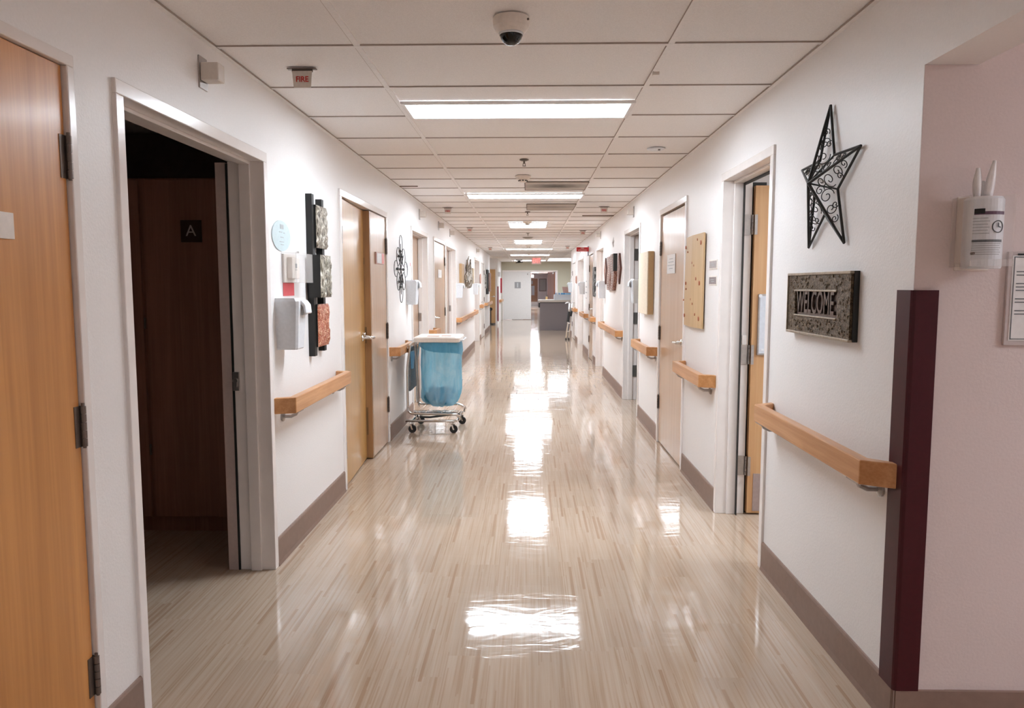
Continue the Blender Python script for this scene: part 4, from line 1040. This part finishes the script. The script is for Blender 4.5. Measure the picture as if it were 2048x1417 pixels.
m = MB(); m.box(1.438, 1.46, 2.2372, 2.2384, 1.4745, 1.4795); obj('clip', m, BLACKM, t)

# ================================================================== laundry cart
t = thing('laundry_cart', 'chrome laundry hamper cart holding a blue bag by the left wall', 'cart', (-0.93, 7.13, 0))
R_ = 0.0125
yn, yf = 6.90, 7.38
def arc(pts, n=5):      # rounds the corners of a polyline
    out = [Vector(pts[0])]
    for i in range(1, len(pts) - 1):
        p, a, b = Vector(pts[i]), Vector(pts[i - 1]), Vector(pts[i + 1])
        r_ = min(0.06, (a - p).length * 0.45, (b - p).length * 0.45)
        s_ = p + (a - p).normalized() * r_; e_ = p + (b - p).normalized() * r_
        for k in range(n + 1):
            u = k / n; out.append(s_ * (1 - u) ** 2 + p * 2 * u * (1 - u) + e_ * u * u)
    out.append(Vector(pts[-1])); return out
m = MB()
m.tube(arc([(-1.03, yn, 0.868), (-1.115, yn, 0.845), (-1.145, yn, 0.60), (-1.145, yn, 0.180), (-0.70, yn, 0.175), (-0.655, yn + 0.02, 0.150), (-0.665, yn + 0.02, 0.115)]), R_, 10)
m.tube(arc([(-1.03, yf, 0.868), (-1.10, yf, 0.845), (-1.13, yf, 0.60), (-1.13, yf, 0.195), (-0.70, yf, 0.195), (-0.64, yf, 0.160), (-0.655, yf, 0.115)]), R_, 10)
m.tube([(-1.14, yn, 0.80), (-1.125, yf, 0.80)], 0.008, 8)
obj('tube_frame', m, CHROME, t, smooth=True)
m = MB(); m.tube([(-1.165, yn - 0.02, 0.113), (-0.70, yn - 0.02, 0.113), (-0.665, yn + 0.01, 0.125)], 0.012, 8); m.tube([(-1.16, yf, 0.113), (-0.66, yf, 0.113)], 0.012, 8)
m.tube([(-1.10, yn - 0.02, 0.113), (-1.10, yf, 0.113)], 0.010, 8); m.tube([(-0.68, yn - 0.02, 0.113), (-0.68, yf, 0.113)], 0.010, 8)
for q in (-1.04, -1.065): m.tube([(q, yn, 0.178), (q, yn, 0.12)], 0.006, 8)
obj('base_frame', m, CHROME, t, smooth=True)
m = MB()
for i in range(6):
    x = -1.08 + i * 0.08; m.tube([(x, yn, 0.178), (x + 0.05, yf, 0.194)], 0.0035, 6)
m.tube([(-1.12, yn + 0.16, 0.183), (-0.68, yn + 0.16, 0.183)], 0.0035, 6)
obj('wire_rack', m, CHROME, t)
m = MB(); m.tube([(-0.67, 7.05, 0.150), (-0.80, 7.02, 0.145), (-0.95, 7.0, 0.128), (-1.06, 7.0, 0.130), (-1.11, 7.02, 0.16)], 0.010, 8); m.box(-1.08, -0.70, 6.99, 7.06, 0.160, 0.166); obj('foot_pedal', m, BLACKM, t)
def caster(x, y):
    m = MB(); m.box(x - 0.014, x + 0.014, y + 0.004, y + 0.007, 0.03, 0.085)
    m.box(x - 0.018, x + 0.018, y - 0.024, y + 0.024, 0.083, 0.091); m.tube([(x, y, 0.088), (x, y, 0.112)], 0.008, 8)
    c = obj('caster', m, CHROME, t)
    # wheel turned so that its disc faces the corridor's length
    m = MB(); m.lathe([(0.001, -0.011), (0.034, -0.013), (0.0375, -0.009), (0.0375, 0.009), (0.034, 0.013), (0.001, 0.011)], (x + 0.004, y - 0.012, 0.0378), 'y', 24); obj('wheel', m, RUBBER, c)
    m = MB(); m.lathe([(0.001, -0.0165), (0.007, -0.0165), (0.007, -0.013), (0.001, -0.013)], (x + 0.004, y - 0.012, 0.0378), 'y', 12)
    m.hexa([(x - 0.002, y - 0.0295, 0.033), (x + 0.009, y - 0.0295, 0.033), (x + 0.009, y - 0.0265, 0.033), (x - 0.002, y - 0.0265, 0.033)], [(x - 0.022, y - 0.0295, 0.088), (x - 0.004, y - 0.0295, 0.088), (x - 0.004, y - 0.0265, 0.088), (x - 0.022, y - 0.0265, 0.088)])
    obj('fork', m, CHROME, c)
for x, y in ((-1.105, 6.895), (-0.715, 6.895), (-1.09, 7.35), (-0.675, 7.35)): caster(x, y)
# lid
m = MB()
def rr_ring(x0, x1, y0, y1, r, z):
    out = []
    for cx, cy, a0 in ((x1 - r, y1 - r, 0), (x0 + r, y1 - r, PI/2), (x0 + r, y0 + r, PI), (x1 - r, y0 + r, 1.5 * PI)):
        for k in range(5):
            a = a0 + k * PI / 8; out.append((cx + r * math.cos(a), cy + r * math.sin(a), z))
    return out
m.loft([rr_ring(-1.080, -0.660, 6.89, 7.41, 0.04, 0.853), rr_ring(-1.088, -0.652, 6.88, 7.42, 0.045, 0.858), rr_ring(-1.088, -0.652, 6.88, 7.42, 0.045, 0.893), rr_ring(-1.078, -0.662, 6.89, 7.41, 0.045, 0.902), rr_ring(-1.05, -0.69, 6.92, 7.38, 0.04, 0.903)])
lid = obj('lid', m, CREAM, t)
m = MB(); m.tube(arc([(-0.66, 6.98, 0.868), (-0.628, 6.98, 0.868), (-0.628, 7.32, 0.868), (-0.66, 7.32, 0.868)]), 0.007, 8); m.box(-1.14, -1.085, 6.93, 6.96, 0.862, 0.872); obj('lid_handle', m, PLASW, lid)
m = MB(); m.box(-0.97, -0.86, 7.0, 7.10, 0.9035, 0.9045); m.box(-0.84, -0.75, 7.05, 7.13, 0.9035, 0.9045); obj('lid_label', m, PINKC, lid)
# bag ring supports and side sling
m = MB(); m.tube([(-1.075, yn + 0.02, 0.85), (-1.045, yn + 0.02, 0.26)], 0.007, 8); m.tube([(-1.06, yn + 0.05, 0.85), (-1.045, yn + 0.05, 0.24)], 0.004, 8); m.tube([(-1.05, yf - 0.02, 0.85), (-1.03, yf - 0.02, 0.24)], 0.007, 8); obj('support_rod', m, STEEL, t)
m = MB(); m.box(-1.138, -1.120, yn + 0.02, yf - 0.04, 0.39, 0.80); obj('side_sling', m, GREYCL, t, bev=0.004)
m = MB(); m.hexa([(-1.117, yn + 0.04, 0.60), (-1.102, yn + 0.04, 0.60), (-1.102, yn + 0.12, 0.60), (-1.117, yn + 0.12, 0.60)], [(-1.119, yn + 0.03, 0.765), (-1.095, yn + 0.03, 0.765), (-1.095, yn + 0.16, 0.765), (-1.119, yn + 0.16, 0.765)]); obj('spare_bag_roll', m, plain('blue spare bag', (0.12, 0.34, 0.55), 0.4), t)
# the bag
def sq(cx, cy, hx, hy, a, p=3.2):
    c, s_ = math.cos(a), math.sin(a)
    k = (abs(c) ** p + abs(s_) ** p) ** (-1 / p)
    return cx + hx * c * k, cy + hy * s_ * k
NB = 72; rings = []
prof = [(0.852, 1.0, 0), (0.80, 0.99, 0.004), (0.72, 0.985, 0.007), (0.62, 0.985, 0.009), (0.52, 0.985, 0.010), (0.44, 1.00, 0.012), (0.37, 0.98, 0.014), (0.31, 0.91, 0.016), (0.265, 0.77, 0.018), (0.238, 0.56, 0.020), (0.224, 0.30, 0.016), (0.214, 0.09, 0.006), (0.203, 0.035, 0.002)]
for z, sc, am in prof:
    cx = -0.852; cy = 7.15; hx = 0.188 * sc; hy = 0.235 * sc; rg = []
    for k in range(NB):
        a = 2 * PI * k / NB
        w = am * (math.sin(9 * a + 6 * z) + 0.6 * math.sin(17 * a - 9 * z + 1) + 0.5 * math.sin(5 * a + 14 * z))
        x, y = sq(cx, cy, hx + w, hy + w, a, 3.4 if z > 0.5 else 2.6)
        rg.append((x, y, z + (0.006 * math.sin(4 * a) if sc < 0.9 and sc > 0.1 else 0)))
    rings.append(rg)
m = MB(); m.loft(rings, cap=False); bag = obj('bag', m, BAGM, t, smooth=True); bag['label'] = 'translucent pale blue bag, knotted at the bottom'
rings = []
for z_i, (u, o) in enumerate(((0, 0.004), (0.3, 0.010), (0.7, 0.014), (1.0, 0.010))):
    rg = []
    for k in range(NB):
        a = 2 * PI * k / NB; x, y = sq(-0.852, 7.15, 0.188 + o + 0.003 * math.sin(11 * a + 2 * z_i), 0.235 + o + 0.003 * math.sin(13 * a), a, 3.4)
        drop = 0.045 + 0.085 * (0.5 + 0.5 * math.cos(a - 0.0)) + 0.012 * math.sin(3 * a + 1)
        rg.append((x, y, 0.853 - drop * u))
    rings.append(rg)
m = MB(); m.loft(rings, cap=False); obj('bag_cuff', m, BAGC, bag, smooth=True)
m = MB(); rnd = random.Random(5)
for i in range(12):
    cx, cy, cz = -0.855 + rnd.uniform(-0.11, 0.11), 7.15 + rnd.uniform(-0.13, 0.10), 0.29 + rnd.uniform(0, 0.08)
    r_ = rnd.uniform(0.035, 0.06)
    m.lathe([(0.002, -r_), (r_ * 0.7, -r_ * 0.7), (r_, 0), (r_ * 0.75, r_ * 0.6), (0.002, r_ * 0.9)], (cx, cy, cz), 'z', 10)
obj('bag_contents', m, plain('teal blue bundle', (0.07, 0.30, 0.46), 0.7), bag, smooth=True)

# ================================================================== nurse station and far things
t = thing('nurse_counter', 'grey panelled nurse counter with a beige top at the far right', 'counter', (1.5, 23.2, 0))
m = MB(); m.box(0.325, 3.2, 22.9, 23.5, 0, 0.845); obj('counter_panel', m, FABRIC, t)
m = MB(); m.box(0.275, 3.3, 22.84, 23.6, 0.865, 0.935); obj('counter_top', m, LAMIN, t, bev=0.006)
m = MB(); m.box(0.325, 3.2, 22.895, 23.5, 0.845, 0.865); m.box(0.285, 0.320, 22.95, 23.0, 0.70, 0.845); obj('shadow_gap', m, BLACKM, t)
m = MB(); m.box(0.755, 1.40, 23.0, 23.3, 0.936, 1.10); tag(obj('storage_box', m, BOARD, bev=0.004, org=(1.0, 23.15, 0.936)), 'white box standing on the nurse counter', 'box')
m = MB(); m.box(0.80, 1.10, 23.03, 23.25, 1.101, 1.15); bx = tag(obj('supply_pack', m, BLUEP, bev=0.003, org=(0.95, 23.1, 1.101)), 'blue and white pack on top of the white counter box', 'pack')
m = MB(); m.box(0.82, 0.90, 23.028, 23.03, 1.105, 1.145); m.box(0.935, 0.965, 23.028, 23.03, 1.105, 1.148); obj('pack_label', m, PAPER, bx)
m = MB(); m.box(1.11, 1.32, 23.03, 23.25, 1.101, 1.145); tag(obj('supply_pack', m, plain('light blue pack', (0.25, 0.55, 0.80), 0.4), bev=0.003, org=(1.2, 23.1, 1.101)), 'light blue pack beside the labelled pack on the box', 'pack')
m = MB(); m.hexa([(0.47, 22.95, 0.936), (0.73, 22.9, 0.936), (0.74, 23.2, 0.936), (0.49, 23.25, 0.936)], [(0.47, 22.95, 0.944), (0.73, 22.9, 0.950), (0.74, 23.2, 0.950), (0.49, 23.25, 0.944)]); tag(obj('paper_stack', m, PAPER, org=(0.65, 23.05, 0.936)), 'white papers lying on the counter beside the box', 'papers')
m = MB(); m.prism([(1.02, 1.34), (1.40, 1.32), (1.40, 1.13), (1.06, 1.13)], 'y', 23.35, 23.37); m.box(1.06, 1.12, 23.30, 23.42, 0.936, 1.15)
tag(obj('card_display', m, PINKC, org=(1.2, 23.36, 0.936)), 'pinkish display card standing behind the counter box', 'display')
# walker
t = thing('walker', 'folded aluminium walker leaning near the end of the right wall', 'walker', (1.02, 18.9, 0))
m = MB()
for dx, dy in ((0.0, -0.05), (0.07, 0.0), (0.0, 0.14), (0.07, 0.18)):
    m.tube([(0.93 + dx, 18.85 + dy, 0.03), (0.995 + dx, 18.9 + dy, 0.55), (1.02 + dx, 18.92 + dy, 0.93)], 0.0125, 8)
for z, o in ((0.93, 0.0), (0.42, -0.035)):
    m.tube([(1.02 + o, 18.87, z), (1.09 + o, 19.0, z)], 0.011, 8); m.tube([(1.02 + o, 19.0, z), (1.09 + o, 19.1, z)], 0.011, 8)
m.tube([(0.96, 18.83, 0.22), (1.03, 18.87, 0.22)], 0.010, 8)
obj('walker_frame', m, CHROME, t, smooth=True)
m = MB(); m.tube([(0.970, 18.83, 0.46), (1.005, 18.86, 0.72)], 0.034, 10); m.tube([(1.05, 18.88, 0.60), (1.09, 18.90, 0.82)], 0.026, 10); obj('black_sleeve', m, BLACKM, t)
m = MB(); m.tube([(1.02, 18.86, 0.94), (0.96, 18.80, 0.955), (0.90, 18.76, 0.93)], [0.014, 0.018, 0.012], 8); m.tube([(1.08, 18.90, 0.94), (1.09, 18.80, 0.97)], 0.015, 8); obj('hand_grip', m, PLASW, t)
m = MB()
for dx, dy in ((0.0, -0.05), (0.07, 0.0), (0.0, 0.14), (0.07, 0.18)): m.lathe([(0.019, 0), (0.019, 0.035), (0.014, 0.04), (0.001, 0.04)], (0.93 + dx, 18.85 + dy, 0.0), 'z', 12)
obj('rubber_foot', m, RUBBER, t)
# signs at the far end
t = thing('door_sign', 'square grey picture sign on the closed white end door', 'sign', (-0.48, YE, 1.4))
m = MB(); m.box(-0.60, -0.355, YE + 0.002, YE + 0.0095, 1.265, 1.515); obj('sign_plate', m, plain('grey sign plate', (0.30, 0.30, 0.31), 0.5), t)
m = MB(); m.lathe([(0.001, 0), (0.035, 0), (0.05, 0.10), (0.02, 0.16), (0.001, 0.16)], (-0.48, YE + 0.001, 1.31), 'z', 10); m2 = MB(); m2.box(-0.505, -0.455, YE - 0.001, YE + 0.002, 1.30, 1.48); obj('sign_figure', m2, PLASG, t)
t = thing('framed_poster', 'framed poster on the end wall past the open doorway', 'poster', (0.93, 51.99, 1.4))
m = MB(); m.box(0.67, 1.17, 51.96, 51.999, 0.97, 1.84); obj('poster_frame', m, BRONZE, t)
m = MB(); m.box(0.71, 1.13, 51.95, 51.96, 1.01, 1.80); obj('poster_sheet', m, plain('grey poster', (0.42, 0.41, 0.41), 0.5), t)
m = MB()
for i in range(7): m.box(0.75, 1.09, 51.945, 51.95, 1.10 + 0.10 * i, 1.13 + 0.10 * i)
obj('poster_line', m, INKL, t)
m = MB(); m.box(0.13, 0.35, 51.945, 51.958, 0.69, 1.35); tag(obj('door_notice', m, BOARD, org=(0.24, 51.95, 1.0)), 'large pale notice on the tan door beyond', 'notice')
m = MB(); m.box(0.13, 0.23, 51.945, 51.958, 1.46, 1.70); tag(obj('door_notice', m, PLASG, org=(0.18, 51.95, 1.58)), 'small grey notice above the large pale one on the tan door', 'notice')
m = MB(); m.box(0.93, 1.19, 43.0, 43.5, 0, 0.72); tag(obj('floor_bin', m, YELLOW, bev=0.01, org=(1.06, 43.2, 0)), 'straw yellow bin against the right wall beyond the doorway', 'bin')
m = MB(); m.box(1.12, 1.199, 38.0, 39.0, 1.0, 1.65); tag(obj('notice_board', m, REDN, org=(1.16, 38.5, 1.3)), 'reddish board on the right beyond the open doorway', 'board')
m = MB(); m.box(-1.13, -1.06, 26.6, 27.4, 1.7, 1.85); tag(obj('wall_speaker', m, PLASW, org=(-1.1, 27, 1.77)), 'small white box above the burgundy guard, far left', 'wall fitting')
m = MB(); m.box(1.155, 1.172, 20.705, 20.74, 1.0, 2.1); m.box(1.13, 1.16, 20.702, 20.73, 1.48, 1.56); tag(obj('conduit', m, PLASW, org=(1.16, 20.72, 1)), 'white conduit strip at the end of the right wall', 'conduit')
m = MB(); m.lathe([(0.001, 0), (0.06, 0), (0.06, 0.05), (0.001, 0.05)], (-1.36, 26.05, 0.55), 'y', 16); m.tube([(-1.36, 26.08, 0), (-1.36, 26.08, 0.55)], 0.02, 8); m.box(-1.46, -1.26, 26.0, 26.2, 0, 0.03)
tag(obj('door_stop_post', m, RUBBER, org=(-1.36, 26.1, 0)), 'black round stop in front of the amber far door', 'door stop')
